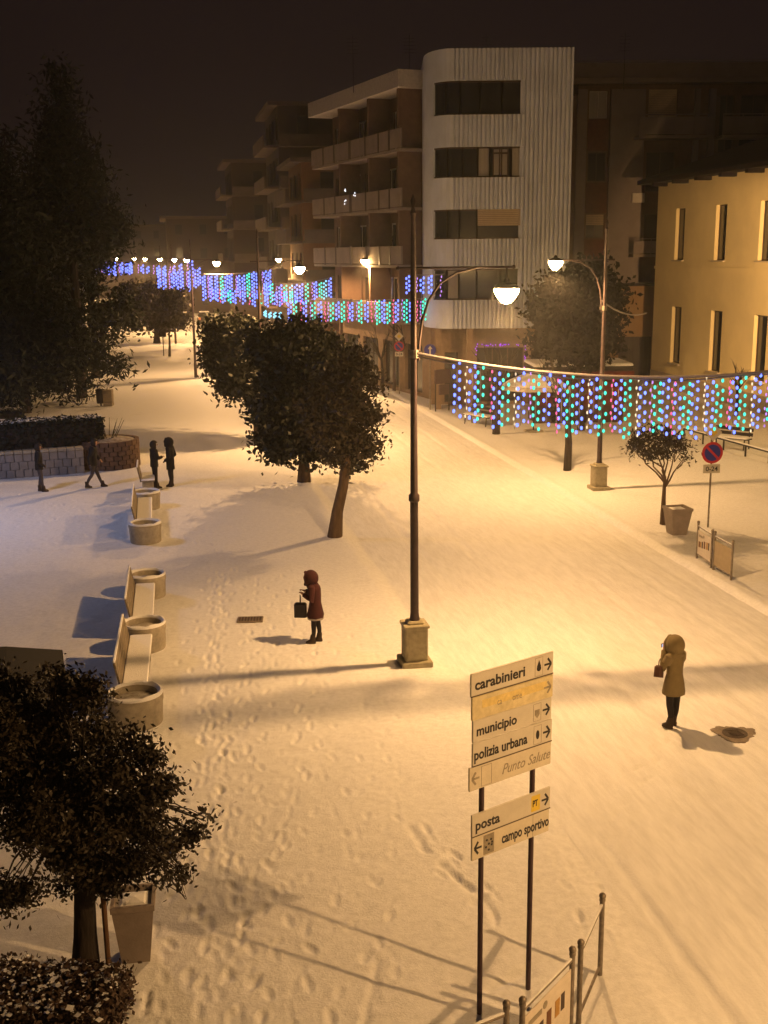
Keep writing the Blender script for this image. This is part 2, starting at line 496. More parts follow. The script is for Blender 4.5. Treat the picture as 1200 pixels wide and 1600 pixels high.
# ================================================================== STREET LAMPS
BOWL = glow('lamp_glass', (1.0, 0.60, 0.22), 430.0, True)
BOWLW = glow('lamp_glass_white', (0.9, 0.88, 1.0), 12.0)
PEDM = mat('pedestal_stone', (0.40, 0.36, 0.25), 0.85, var=0.3, scale=9, bump=0.3, bscale=50)
LAMPS = []
def street_lamp(base, rz, label, arm=1.87, detail=True, power=1.0, colour=SODIUM, bowl=None, height=9.4, head_z=7.62, open_top=False, soft=0.09):
    t = thing('street_lamp', label, 'street lamp', base, rz, 'street lamps along the snowy street')
    if detail:
        m = MB(); m.bbox((0, 0, 0.06), (0.64, 0.64, 0.12), 0.02); m.bbox((0, 0, 0.47), (0.47, 0.47, 0.72), 0.03)
        m.bbox((0, 0, 0.85), (0.53, 0.53, 0.06), 0.015); m.bbox((0, 0, 0.91), (0.34, 0.34, 0.07), 0.03)
        m.build('pedestal', PEDM, t)
        s = MB()
        for k in range(4):
            a = k * PI / 2
            c, d = math.cos(a), math.sin(a)
            s.T = Matrix.Rotation(a, 4, 'Z')
            s.box((0.2375, 0, 0.46), (0.012, 0.32, 0.56))
            s.T = None
        s.build('panel', PEDM, t)
        s = MB(); s.lathe([(0.36, 0.0), (0.345, 0.02), (0.30, 0.028)], 20, (0, 0, 0.118), caps=True)
        z = head_z
    n = 12 if detail else 7
    p = MB()
    prof = [(0.115, 0.0), (0.11, 0.95), (0.10, 0.99), (0.088, 1.1), (0.082, 3.42), (0.112, 3.45), (0.112, 3.56), (0.078, 3.6), (0.062, 6.3), (0.055, 8.0), (0.042, height - 0.4), (0.065, height - 0.36), (0.03, height - 0.26), (0.055, height - 0.14), (0.004, height)]
    p.lathe(prof, n); p.build('pole', POLE, t, smooth=True)
    a = MB()
    bz = 8.02
    pts = [(0.10, 0, 6.25), (0.115, 0, 6.6), (0.17, 0, 7.0), (0.30, 0, 7.4), (0.52, 0, 7.72), (0.85, 0, 7.92), (1.25, 0, bz - 0.01)]
    a.tube(pts, 0.027, 6)
    a.tube([(-0.28, 0, bz), (arm + 0.12, 0, bz)], 0.026, 6)
    a.ball((arm + 0.14, 0, bz), 0.045, 6); a.ball((-0.3, 0, bz), 0.045, 6)
    a.build('arm', POLE, t, smooth=True)
    if detail:
        c = MB(); c.lathe([(0.10, 0), (0.10, 0.16)], 10, (0, 0, 6.3)); c.box((0.1, 0, 6.38), (0.12, 0.05, 0.1))
        c.build('clamp', STEEL, t)
    h = MB()
    h.lathe([(0.245, -0.01), (0.25, 0.0), (0.225, 0.04), (0.15, 0.08), (0.07, 0.11), (0.05, 0.16), (0.022, 0.19), (0.02, bz - head_z - 0.04)], 14 if detail else 8, (arm, 0, head_z + 0.04))
    h.build('lamp_hood', DARKMETAL, t, smooth=True)
    b = MB()
    b.lathe([(0.02, -0.27), (0.09, -0.245), (0.18, -0.15), (0.24, -0.04), (0.243, 0.02)], 14 if detail else 8, (arm, 0, head_z))
    b.build('lamp_glass', bowl or BOWL, t, smooth=True)
    ld = bpy.data.lights.new('lamp_light', 'POINT' if open_top else 'SPOT')
    ld.energy = LAMP_W * power; ld.color = colour; ld.shadow_soft_size = soft
    if not open_top: ld.spot_size = math.radians(172); ld.spot_blend = 0.28
    lo = bpy.data.objects.new('lamp_light', ld); COL.objects.link(lo); lo.parent = t
    lo.location = (arm, 0, head_z - 0.37)
    return t
RA = math.atan2(SR.y, SR.x)
street_lamp(G(648, 1036), RA, 'tall dark street lamp in front, its pedestal standing in trodden snow', arm=1.87, head_z=7.58, power=0.88)
street_lamp(G(935, 764), RA + PI, 'second street lamp, on a pale pedestal left of the small round-headed tree', arm=1.80, head_z=7.98 - 0.02)
L2 = AT(412, 690, 51.0); L2.z = 0
street_lamp(L2, RA, 'street lamp whose pole rises behind the big evergreen crown', arm=1.80, detail=False, head_z=7.72, power=1.3)
R2 = G(616, 611); street_lamp(R2, RA + PI, 'street lamp by the corner of the white building', arm=1.75, detail=False, head_z=7.9, power=1.3)
L3 = G(306, 590); street_lamp(L3, RA + 0.05, 'street lamp with dark pole standing beside the lit snowy path', arm=1.75, detail=False, head_z=7.8, power=1.3)
far = [(462, 102, 435, 402, PI, 'street lamp in front of the orange apartment block'),
       (268, 112, 291, 402, 0, 'far street lamp, seventh from the far end of the lit row'),
       (250, 126, 272, 403, 0, 'far street lamp, sixth from the far end of the lit row'),
       (268, 142, 250, 400, PI, 'far street lamp, fifth from the far end of the lit row'),
       (210, 160, 226, 400, 0, 'far street lamp, fourth from the far end of the lit row'),
       (222, 180, 210, 399, PI, 'far street lamp, third from the far end of the lit row'),
       (168, 200, 181, 399, 0, 'far street lamp, second from the far end of the lit row'),
       (166, 225, 152, 399, PI, 'last tiny street lamp at the far end of the lit row')]
for px, D, hx, hy, da, lab in far:
    p = AT(px, 400, D); hd = AT(hx, hy, D)
    street_lamp((p.x, D, 0), RA + da, lab, arm=max(0.8, abs(hd.x - p.x)), detail=False, head_z=min(7.9, hd.z), power=1.3)
# unseen lamps outside the picture, inferred from the light and shadows they give
street_lamp((11.6, 7.0, 0), RA + PI, 'street lamp of the right-hand pavement beyond the picture edge', arm=1.8, detail=True, power=1.3)
street_lamp((-16.5, 35.0, 0), 0.0, 'white lamp of the square beyond the picture edge', arm=1.5, detail=True, power=0.34, colour=(0.60, 0.66, 1.0), bowl=BOWLW, height=11.4, head_z=7.9, soft=0.6)
flood = street_lamp((17.6, 46.0, 0), 2.0, 'lamp beside the yellow building beyond the picture edge', arm=0.9, detail=True, power=5.5)
for ch in flood.children:          # its light is turned towards the yellow wall
    if ch.type == 'LIGHT':
        ch.data.spot_size = math.radians(56); ch.data.spot_blend = 0.5
        ch.rotation_euler = (Matrix.Rotation(-2.0, 3, 'Z') @ (Vector((23.4, 62.5, 6.3)) - Vector((17.6, 46.0, 7.3))).to_track_quat('-Z', 'Y').to_matrix()).to_euler()

# ================================================================== LIGHT CURTAINS ACROSS THE STREET
LED = {'b': glow('led_blue', (0.13, 0.20, 1.0), 3.2), 'g': glow('led_green', (0.08, 1.0, 0.68), 1.5), 'r': glow('led_pink', (1.0, 0.13, 0.34), 1.6),
       'w': glow('led_warm', (1.0, 0.78, 0.5), 1.4), 'v': glow('led_violet', (0.62, 0.30, 1.0), 1.3), 'c': glow('led_cyan', (0.25, 0.75, 1.0), 1.6)}
CABLE = mat('cable_sleeve', (0.30, 0.27, 0.29), 0.6, var=0.3, scale=30)
WIRE = mat('led_wire', (0.20, 0.19, 0.2), 0.6)
def led_mesh(mb, p, r, sz):
    n = 5; x, y, z = p
    vs = [(x, y, z + sz)]
    for zz in (0.5, -0.5):
        vs += [(x + r * math.cos(2 * PI * k / n), y + r * math.sin(2 * PI * k / n), z + zz * sz) for k in range(n)]
    vs.append((x, y, z - sz))
    fs = []
    for k in range(n):
        j = (k + 1) % n
        fs += [(0, 1 + k, 1 + j), (1 + k, 6 + k, 6 + j, 1 + j), (6 + k, 11, 6 + j)]
    mb.add(vs, fs)
def light_curtain(A, B, sag, label, drop, pitch, seq, led_r, led_h, gap, sleeve=0.03, lead=0.0, seed=1, dropper=None):
    rnd = random.Random(seed)
    A = Vector(A); B = Vector(B)
    t = thing('light_curtain', label, 'string lights', A, 0.0, 'light curtains hung across the street')
    f = lambda s: A.lerp(B, s) - Vector((0, 0, sag * 4 * s * (1 - s))) - A
    m = MB(); m.tube([f(i / 24) for i in range(25)], sleeve, 6); m.build('cable', CABLE, t, smooth=True)
    if sleeve > 0.03:
        m = MB(); m.tube([f(i / 24) + Vector((0, 0, -0.055 - 0.02 * math.sin(i))) for i in range(25)], sleeve * 0.6, 6); m.build('supply_wire', CABLE, t, smooth=True)
    L = (B - A).length; x = lead; i = 0
    while x < L - 0.05:
        s = x / L; top = f(s); kind = seq[i % len(seq)]
        dr = drop * rnd.uniform(0.86, 1.06) * (dropper(s) if dropper else 1)
        big = kind in 'bgc'
        m = MB(); m.cur = 0
        m.tube([top, top - Vector((0, 0, dr))], 0.004, 3)
        m.cur = 1
        z = gap * rnd.uniform(0.3, 1.2); side = 1
        while z < dr:
            rr = led_r * (1 if big else 0.62); hh = led_h * (1 if big else 0.85)
            q = top + Vector((side * gap * (0.42 if big else 0.12) + rnd.gauss(0, 0.006), rnd.gauss(0, 0.02), -z))
            led_mesh(m, q, rr, hh)
            side = -side; z += gap * rnd.uniform(0.75, 1.25) * (0.72 if big else 1.05)
        m.build('light_strand', [WIRE, LED[kind.lower()]], t)
        x += pitch * (1.35 if big else 0.8) * rnd.uniform(0.85, 1.15); i += 1
    return t
# nearest: from the front lamp post across the road to the right
pA = AT(652, 552, 22.42); pB = AT(1345, 560, 23.5)
light_curtain(pA, pB, 0.42, 'nearest light curtain hung from the front lamp post', 1.20, 0.14, 'bwbgrbgwbvgbrbg', 0.027, 0.044, 0.125, sleeve=0.031, lead=0.78, seed=4)
light_curtain(AT(452, 468, 62), AT(734, 462, 64), 0.12, 'light curtain hung across the road by the white building corner', 1.22, 0.23, 'bgrbvgbrvg', 0.05, 0.08, 0.16, sleeve=0.02, seed=5)
light_curtain(AT(318, 428, 80), AT(425, 420, 84), 0.15, 'blue light curtain to the side of the bright path lamp', 1.75, 0.30, 'bvbbgb', 0.065, 0.09, 0.17, sleeve=0.02, seed=6)
light_curtain(AT(415, 442, 76), AT(521, 432, 78), 0.25, 'light curtain between the two lamps left of the white building', 1.35, 0.28, 'bgvbgcb', 0.06, 0.08, 0.17, sleeve=0.02, seed=7)
light_curtain(AT(330, 447, 74), AT(470, 449, 76), 0.3, 'short light curtain low above the evergreen crowns', 0.9, 0.28, 'vbrbgb', 0.06, 0.08, 0.17, sleeve=0.02, seed=8)
light_curtain(AT(248, 419, 108), AT(318, 415, 112), 0.3, 'blue light curtain beside the round park tree', 1.9, 0.45, 'bbvb', 0.09, 0.12, 0.22, sleeve=0.02, seed=9)
light_curtain(AT(146, 402, 150), AT(204, 408, 150), 0.3, 'deep blue light curtain at the far end of the street', 1.7, 0.42, 'bbvb', 0.12, 0.15, 0.26, sleeve=0.02, seed=10)
light_curtain(AT(204, 409, 135), AT(300, 406, 135), 0.5, 'thin blue light curtain below the far lamps', 1.1, 0.55, 'bvb', 0.10, 0.14, 0.26, sleeve=0.02, seed=11)
light_curtain(AT(637, 428, 60), AT(694, 428, 58), 0.05, 'violet light curtain in front of the white building wall', 1.1, 0.5, 'bvb', 0.05, 0.08, 0.16, sleeve=0.02, seed=12)
light_curtain(AT(414, 484, 92), AT(440, 488, 92), 0.05, 'small icy blue light curtain beyond the crowns', 0.6, 0.3, 'c', 0.09, 0.1, 0.14, sleeve=0.02, seed=13)
# ================================================================== BUILDINGS
def frame(origin, xdir):
    """local frame: x along the facade, y into the building, z up"""
    x = Vector((xdir[0], xdir[1], 0)).normalized(); z = Vector((0, 0, 1)); y = z.cross(x)
    M = Matrix((x, y, z)).transposed().to_4x4(); M.translation = Vector(origin)
    return M
def hit(px, py, M):
    """where the ray through a pixel meets the facade plane y = 0 of frame M -> (x, z)"""
    Mi = M.inverted(); o = Mi @ Vector((0, 0, CAMH)); d = Mi.to_3x3() @ ray(px, py)
    t = -o.y / d.y
    return (o.x + d.x * t, o.z + d.z * t)
def wall_grid(mb, x0, x1, z0, z1, opens, depth=0.3, y=0.0):
    """wall sheet with real openings and reveals; opens: (xa, xb, za, zb)"""
    xs = sorted({x0, x1, *[o[0] for o in opens], *[o[1] for o in opens]}); zs = sorted({z0, z1, *[o[2] for o in opens], *[o[3] for o in opens]})
    for i in range(len(xs) - 1):
        for j in range(len(zs) - 1):
            cx = (xs[i] + xs[i + 1]) / 2; cz = (zs[j] + zs[j + 1]) / 2
            if any(o[0] < cx < o[1] and o[2] < cz < o[3] for o in opens): continue
            mb.add([(xs[i], y, zs[j]), (xs[i + 1], y, zs[j]), (xs[i + 1], y, zs[j + 1]), (xs[i], y, zs[j + 1])], [(0, 1, 2, 3)])
    for a, b, c, d in opens:
        e = y + depth
        mb.add([(a, y, c), (b, y, c), (b, y, d), (a, y, d), (a, e, c), (b, e, c), (b, e, d), (a, e, d)], [(0, 4, 5, 1), (1, 5, 6, 2), (2, 6, 7, 3), (3, 7, 4, 0)])
def window(parent, T, o, fm, panes=2, y=0.22, glass=None, fw=0.06, shutter=0.0, shm=None, sill=None):
    a, b, c, d = o
    m = MB(T)
    m.box(((a + b) / 2, y, c + fw / 2), (b - a, 0.06, fw)); m.box(((a + b) / 2, y, d - fw / 2), (b - a, 0.06, fw))
    for k in range(panes + 1):
        x = a + fw / 2 + (b - a - fw) * k / panes
        m.box((x, y, (c + d) / 2), (fw, 0.055, d - c - 2 * fw))
    w = m.build('window', fm, parent)
    for k in range(panes):
        xa = a + fw + (b - a - fw) * k / panes; xb = a + (b - a - fw) * (k + 1) / panes
        g = MB(T); g.box(((xa + xb) / 2, y + 0.01, (c + d) / 2), (xb - xa, 0.012, d - c - 2 * fw))
        g.build('pane', glass or GLASS, w)
    if shutter > 0:
        g = MB(T); h = (d - c) * shutter; ns = max(3, int(h / 0.11))
        for k in range(ns): g.box(((a + b) / 2, y - 0.07, d - (k + 0.5) * h / ns), (b - a - 0.03, 0.03, h / ns * 0.86))
        g.build('roller_shutter', shm or SHUT, w)
    if sill:
        g = MB(T); g.box(((a + b) / 2, -0.04, c - 0.04), (b - a + 0.16, 0.22, 0.07)); g.build('sill', sill, w)
    return w
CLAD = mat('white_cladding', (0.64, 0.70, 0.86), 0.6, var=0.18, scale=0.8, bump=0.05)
SHUT = mat('beige_shutter', (0.45, 0.36, 0.26), 0.6, var=0.15)
FRAMEW = mat('pale_frame', (0.50, 0.47, 0.45), 0.5, var=0.15)
FRAMED = mat('brown_frame', (0.07, 0.045, 0.035), 0.5, var=0.3)
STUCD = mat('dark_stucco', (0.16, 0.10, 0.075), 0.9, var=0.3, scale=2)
BALC = mat('balcony_plaster', (0.27, 0.225, 0.20), 0.85, var=0.25, scale=1.2)
BRICKR = mat('red_brick', (0.14, 0.05, 0.03), 0.9, var=0.35, scale=4)
PIER = mat('pale_pier', (0.22, 0.19, 0.19), 0.85, var=0.2, scale=1.5)
YELLOW = mat('yellow_plaster', (0.74, 0.64, 0.38), 0.9, var=0.14, scale=0.5, bump=0.08)
ROOFT = mat('dark_roof', (0.025, 0.02, 0.024), 0.85, var=0.3, scale=5)
CURT = mat('pale_curtain', (0.34, 0.32, 0.31), 0.8, var=0.2, stretch=(14, 14, 0.3), scale=1)
SHOPD = mat('shop_interior', (0.06, 0.045, 0.04), 0.8, var=0.3)

# ---- the white corner building
WB = Vector((6.0, 62.0, 0.0))
wb = thing('corner_building', 'white ribbed corner building with wrap-around ribbon windows', 'building', WB)
path = []          # plan points, from left rear round the curved corner to right rear (world)
XL, XF, XRt, DF, DC = 2.32, 3.75, 9.86, 62.0, 64.7
path.append((XL, 70.0))
for k in range(13):
    a = k / 12 * PI / 2
    path.append((XL + (XF - XL) * (1 - math.cos(a)), DC - (DC - DF) * math.sin(a)))
nr = 27; wr = (XRt - XF) / nr
for k in range(nr):
    x = XF + k * wr
    for fx, off in ((0.05, 0), (0.12, 0.14), (0.42, 0.14), (0.50, 0)):
        path.append((x + fx * wr, DF + off))
path.append((XRt, DF)); path.append((XRt + 0.5, 84.0))
def pathwall(mb, path, zs, isopen, depth):
    n = len(path)
    nrm = []
    for i in range(n):
        a = path[max(i - 1, 0)]; b = path[min(i + 1, n - 1)]
        dx, dy = b[0] - a[0], b[1] - a[1]; l = math.hypot(dx, dy)
        nrm.append((-dy / l, dx / l))            # inward
    for i in range(n - 1):
        for j in range(len(zs) - 1):
            if isopen(i, j): continue
            a, b = path[i], path[i + 1]
            mb.add([(a[0], a[1], zs[j]), (b[0], b[1], zs[j]), (b[0], b[1], zs[j + 1]), (a[0], a[1], zs[j + 1])], [(0, 1, 2, 3)])
    IN = lambda i: (path[i][0] + nrm[i][0] * depth, path[i][1] + nrm[i][1] * depth)
    for i in range(n - 1):
        for j in range(len(zs) - 1):
            if not isopen(i, j): continue
            for jj, zz in ((j - 1, zs[j]), (j + 1, zs[j + 1])):
                if not isopen(i, jj):
                    a, b, c, d = path[i], path[i + 1], IN(i + 1), IN(i)
                    mb.add([(a[0], a[1], zz), (b[0], b[1], zz), (c[0], c[1], zz), (d[0], d[1], zz)], [(0, 1, 2, 3)])
            for ii, k in ((i - 1, i), (i + 1, i + 1)):
                if ii < 0 or ii >= n - 1 or not isopen(ii, j):
                    a, b = path[k], IN(k)
                    mb.add([(a[0], a[1], zs[j]), (b[0], b[1], zs[j]), (b[0], b[1], zs[j + 1]), (a[0], a[1], zs[j + 1])], [(0, 1, 2, 3)])
    return nrm
WZ = [4.35, 5.85, 7.45, 9.0, 10.5, 12.1, 13.62, 15.2, 16.85, 18.4]
WOPEN = {1, 3, 5, 7}
XW0, XW1 = 2.68, 7.36
def wopen(i, j):
    if j not in WOPEN or i < 0 or i >= len(path) - 1: return False
    mx = (path[i][0] + path[i + 1][0]) / 2; my = (path[i][1] + path[i + 1][1]) / 2
    return XW0 < mx < XW1 and my < 64.6
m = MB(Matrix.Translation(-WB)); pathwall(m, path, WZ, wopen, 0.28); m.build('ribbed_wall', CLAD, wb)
# soffit, roof and parapet cap
m = MB(Matrix.Translation(-WB)); pl = [p for p in path]
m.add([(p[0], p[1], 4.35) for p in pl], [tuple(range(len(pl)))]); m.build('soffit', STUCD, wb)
m = MB(Matrix.Translation(-WB)); m.add([(p[0], p[1] + 0.15, 18.15) for p in pl], [tuple(range(len(pl)))[::-1]]); m.build('roof', ROOFT, wb)
cor = [p for p in path[:14]] + [(XRt, DF)]
def ribbon(zr, secs, kinds):
    """glazing that follows the curve: secs are plan x limits"""
    z0, z1 = zr
    pts = [p for p in path if p[1] < 64.75]
    def ydep(x):
        if x >= XF: return DF
        a = math.acos(max(-1, min(1, 1 - (x - XL) / (XF - XL)))); return DC - (DC - DF) * math.sin(a)
    base = None
    for (a, b), k in zip(zip(secs[:-1], secs[1:]), kinds):
        nseg = 4 if a < XF else 1
        P = [(a + (b - a) * i / nseg, ydep(a + (b - a) * i / nseg) + 0.22) for i in range(nseg + 1)]
        f = MB(Matrix.Translation(-WB))
        for i in range(nseg):
            p, q = P[i], P[i + 1]
            f.bar((p[0], p[1], z0 + 0.04), (q[0], q[1], z0 + 0.04), 0.08, 0.08); f.bar((p[0], p[1], z1 - 0.04), (q[0], q[1], z1 - 0.04), 0.08, 0.08)
        for p in (P[0], P[-1]): f.box((p[0], p[1], (z0 + z1) / 2), (0.09, 0.09, z1 - z0 - 0.16))
        w = f.build('window', FRAMED, wb)
        g = MB(Matrix.Translation(-WB))
        for i in range(nseg):
            p, q = P[i], P[i + 1]
            g.bar((p[0], p[1] + 0.02, (z0 + z1) / 2), (q[0], q[1] + 0.02, (z0 + z1) / 2), 0.015, z1 - z0 - 0.16)
        g.build('pane', CURT if k == 'c' else GLASS, w)
        if k == 's':
            s = MB(Matrix.Translation(-WB)); h = (z1 - z0) * 0.56
            for i in range(9): s.box(((a + b) / 2, DF + 0.12, z1 - (i + 0.5) * h / 9), (b - a - 0.04, 0.03, h / 9 * 0.85))
            s.build('roller_shutter', SHUT, w)
        if k == 'd':
            s = MB(Matrix.Translation(-WB)); xm = (a + b) / 2
            for x in (a + 0.18, xm - 0.05, xm + 0.05, b - 0.18): s.box((x, DF + 0.14, (z0 + z1) / 2), (0.06, 0.05, z1 - z0 - 0.2))
            s.box((xm, DF + 0.14, z1 - 0.32), (b - a - 0.3, 0.045, 0.08)); s.build('casement', FRAMED, w)
            s = MB(Matrix.Translation(-WB)); s.box((xm, DF + 0.2, (z0 + z1) / 2), (b - a - 0.36, 0.01, z1 - z0 - 0.25)); s.build('net_curtain', CURT, w)
wx = lambda px: (px - 600) / FPX * 62.4
S1 = [XW0 + 0.03, wx(697), wx(718), wx(748), wx(780), XW1 - 0.03]
ribbon((WZ[7], WZ[8]), S1, 'ggggg'); ribbon((WZ[5], WZ[6]), [XW0 + 0.03, wx(700), wx(723), wx(745), wx(763), wx(795), XW1 - 0.03], 'gggcdc')
ribbon((WZ[3], WZ[4]), [XW0 + 0.03, wx(700), wx(718), wx(745), XW1 - 0.03], 'gggs'); ribbon((WZ[1], WZ[2]), [XW0 + 0.03, wx(700), wx(718), wx(745), wx(780), XW1 - 0.03], 'gcggg')
# recessed ground floor with shop fronts and pillars
SHOPW = mat('shop_wall', (0.30, 0.22, 0.16), 0.85, var=0.3, scale=2)
T = frame((3.3, 64.4, 0), (1, 0)); Tl = Matrix.Translation(-WB) @ T
m = MB(Tl); wall_grid(m, -0.6, 6.6, -0.1, 4.4, [(0.15, 0.9, 0.1, 2.9), (1.95, 4.55, 0.15, 3.15), (4.95, 6.2, 0.15, 3.0)], 0.35); m.build('ground_floor_wall', SHOPW, wb)
window(wb, Tl, (0.15, 0.9, 0.1, 2.9), FRAMED, 1); window(wb, Tl, (1.95, 4.55, 0.15, 3.15), FRAMED, 3); window(wb, Tl, (4.95, 6.2, 0.15, 3.0), FRAMED, 2)
for x in (3.0, 4.7, 9.5):
    m = MB(Matrix.Translation(-WB)); m.box((x, 62.5, 2.1), (0.34, 0.34, 4.49)); m.build('pillar', SHOPW, wb)
m = MB(Tl)
for i in range(26): led_mesh(m, (1.95 + i * 0.104 + random.gauss(0, 0.04), -0.06, 3.27 + random.gauss(0, 0.05)), 0.028, 0.04) if random.random() < 0.75 else None
for i in range(22):
    if random.random() < 0.7: led_mesh(m, (1.9 + random.gauss(0, 0.03), -0.06, 0.9 + i * 0.11), 0.026, 0.04)
    if random.random() < 0.7: led_mesh(m, (4.62 + random.gauss(0, 0.03), -0.06, 1.6 + i * 0.075), 0.026, 0.04)
sl = m.build('fairy_lights', glow('led_purple', (0.42, 0.05, 1.0), 1.4)); sl.location = WB
tag(sl, 'purple fairy lights framing the shop window under the white building', 'fairy lights')
# the long side with balconies
A = Vector((2.45, 66.5, 0)); az = math.radians(22)
dfar = Vector((-math.sin(az), math.cos(az), 0)); LW = 15.0
Fm = frame(A + dfar * LW, -dfar); Tl = Matrix.Translation(-WB) @ Fm
ops = []
PARA = [(4.5, 5.5), (7.65, 8.7), (10.8, 11.85), (13.95, 15.0)]
for fl in range(4):
    z = PARA[fl][0] + 0.15
    x = 0.5; k = 0
    while x < LW - 1.4:
        w = [0.9, 1.5, 0.8, 2.0][(k + fl) % 4]
        ops.append((x, min(x + w, LW - 0.2), z + 0.05, z + 2.25)); x += w + [0.45, 0.8, 0.35][(k + fl) % 3]; k += 1
m = MB(Tl); wall_grid(m, 0, LW, 4.3, 17.4, ops, 0.25); m.build('side_wall', STUCD, wb)
for i, o in enumerate(ops): window(wb, Tl, o, FRAMEW if i % 3 else FRAMED, 2 if o[1] - o[0] > 1.2 else 1, y=0.12, fw=0.09, glass=CURT if i % 7 == 2 else None)
for fl in range(4):
    z0, z1 = PARA[fl]
    m = MB(Tl); m.box((LW / 2 - 0.1, -0.72, z0 - 0.08), (LW + 0.2, 1.44, 0.16)); m.box((LW / 2 - 0.1, -1.42, (z0 + z1) / 2 + 0.02), (LW + 0.2, 0.12, z1 - z0 - 0.05)); m.box((-0.14, -0.7, (z0 + z1) / 2 + 0.02), (0.12, 1.3, z1 - z0 - 0.06))
    b = m.build('balcony', BALC, wb)
    for x in (2.2, 4.3, 7.1, 9.7, 11.8, 13.4):
        m = MB(Tl); m.box((x, -1.5, (z0 + z1) / 2), (0.14 if x != 7.1 else 0.35, 0.03, z1 - z0 + 0.1)); m.build('balcony_joint', FRAMED, b)
for x in (4.9, 9.9, 14.4):
    m = MB(Tl); m.box((x, -0.7, 10.8), (0.22, 1.35, 12.9)); m.build('partition', STUCD, wb)
m = MB(Tl); m.box((LW / 2 - 0.1, -0.5, 17.55), (LW + 0.4, 2.2, 0.9)); m.build('cornice', mat('cornice_white', (0.5, 0.47, 0.46), 0.8), wb)
m = MB(Tl); m.box((LW / 2, 5.2, 17.4), (LW, 9.0, 0.5)); m.build('flat_roof', ROOFT, wb)
gops = [(0.6 + k * 3.5, 3.2 + k * 3.5, 0.2, 3.0) for k in range(4)]
m = MB(Tl); wall_grid(m, 0, LW, -0.1, 4.3, gops, 0.3, y=0.4); m.build('shop_front_wall', SHOPW, wb)
for o in gops: window(wb, Matrix(Tl) @ Matrix.Translation((0, 0.4, 0)), o, FRAMED, 2)
m = MB(Tl); m.box((0.12, 5, 8.7), (0.2, 9.6, 17.6)); m.build('end_wall', STUCD, wb)
fl = MB()
for k in range(9): led_mesh(fl, tuple(hit_p) if False else tuple(Fm @ Vector((6.3 + random.choice((0, 0.15, 0.3, 1.6, 1.75)) + random.gauss(0, 0.05), -1.55, 11.75 + random.gauss(0, 0.28)))), 0.035, 0.05)
tag(fl.build('fairy_lights', glow('led_white', (0.95, 0.95, 1.0), 1.6)), 'few white fairy lights on the middle balcony of the corner building', 'fairy lights')
# roof aerials
for px in (552, 640, 760, 975):
    p = AT(px, 120, 72); m = MB(); m.tube([(0, 0, 0), (0, 0, 3.2)], 0.02, 5)
    for k in range(5): m.tube([(-0.35, 0, 2.2 + k * 0.2), (0.35, 0, 2.2 + k * 0.2)], 0.012, 4)
    o = m.build('roof_aerial', DARKMETAL); o.location = (p.x, 72, 17.6)
    tag(o, {552: 'thin roof aerial near the far end of the side cornice', 640: 'thin roof aerial behind the curved corner', 760: 'thin roof aerial above the ribbed front', 975: 'thin roof aerial on the dark apartment block'}[px], 'aerial')

# ---- the dark apartment block to its right
AB = Vector((12.3, 79.0, 0))
ab = thing('apartment_block', 'dark apartment block with brick spandrels between pale piers', 'building', AB)
T = frame(AB, (1, 0.02)); Tl = Matrix.Translation(-AB) @ T
hx = lambda px: hit(px, 300, T)[0]; hz = lambda py: hit(950, py, T)[1]
W1 = 22.0
ops = [(hx(917), hx(945), hz(y1), hz(y0)) for y0, y1 in ((142, 185), (238, 283), (335, 372), (430, 470))]
ops2 = [(hx(1008), hx(1052), hz(y1), hz(y0)) for y0, y1 in ((140, 214), (238, 300), (335, 400))]
ops3 = [(hx(1118), hx(1140), hz(y1), hz(y0)) for y0, y1 in ((150, 240),)] + [(hx(1150), hx(1190), hz(232), hz(150))]
m = MB(Tl); wall_grid(m, -1.6, W1, -0.2, 18.9, ops + ops2 + ops3, 0.3); m.build('wall', STUCD, ab)
for i, o in enumerate(ops): window(ab, Tl, o, FRAMEW if i == 0 else FRAMED, 2, y=0.15, shutter=0.45 if i == 2 else 0, glass=CURT if i == 0 else None)
for i, o in enumerate(ops2 + ops3): window(ab, Tl, o, FRAMED, 2, y=0.15, shutter=0.6 if i == 0 else 0)
for a, b in ((898, 913), (949, 1002), (1078, 1086), (1100, 1110)):
    m = MB(Tl); m.box(((hx(a) + hx(b)) / 2, -0.14, 9.25), (hx(b) - hx(a), 0.28, 18.6)); m.build('pier', PIER, ab)
for y0, y1 in ((187, 236), (285, 333), (374, 428)):
    m = MB(Tl); m.box(((hx(915) + hx(947)) / 2, -0.05, (hz(y0) + hz(y1)) / 2), (hx(947) - hx(915) - 0.02, 0.1, hz(y0) - hz(y1))); m.build('spandrel', BRICKR, ab)
m = MB(Tl); m.box((-0.9, -0.04, 9.3), (1.1, 0.08, 18.6)); m.build('brick_strip', BRICKR, ab)
for x0, x1, ya, yb in ((986, 1098, 184, 218), (1112, 1260, 184, 218), (984, 1090, 374, 400)):
    xa, xb = hx(x0), hx(x1); zb, za = hz(yb), hz(ya)
    m = MB(Tl); m.box(((xa + xb) / 2, -0.9, zb), (xb - xa, 1.6, 0.18)); b = m.build('balcony', BALC, ab)
    m = MB(Tl); m.box(((xa + xb) / 2, -1.65, za), (xb - xa, 0.06, 0.06))
    m.box(((xa + xb) / 2, -1.65, (za + zb) / 2), (xb - xa - 0.1, 0.02, za - zb - 0.3)); m.build('railing', PIER, b)
    n = int((xb - xa) / 1.1)
    for k in range(n + 1):
        m = MB(Tl); m.box((xa + 0.03 + (xb - xa - 0.06) * k / n, -1.65, (za + zb) / 2), (0.05, 0.05, za - zb - 0.05)); m.build('baluster', PIER, b)
m = MB(Tl); m.box((W1 / 2 - 0.6, 0.2, 19.05), (W1 + 1.8, 1.6, 0.3)); m.build('cornice', PIER, ab)
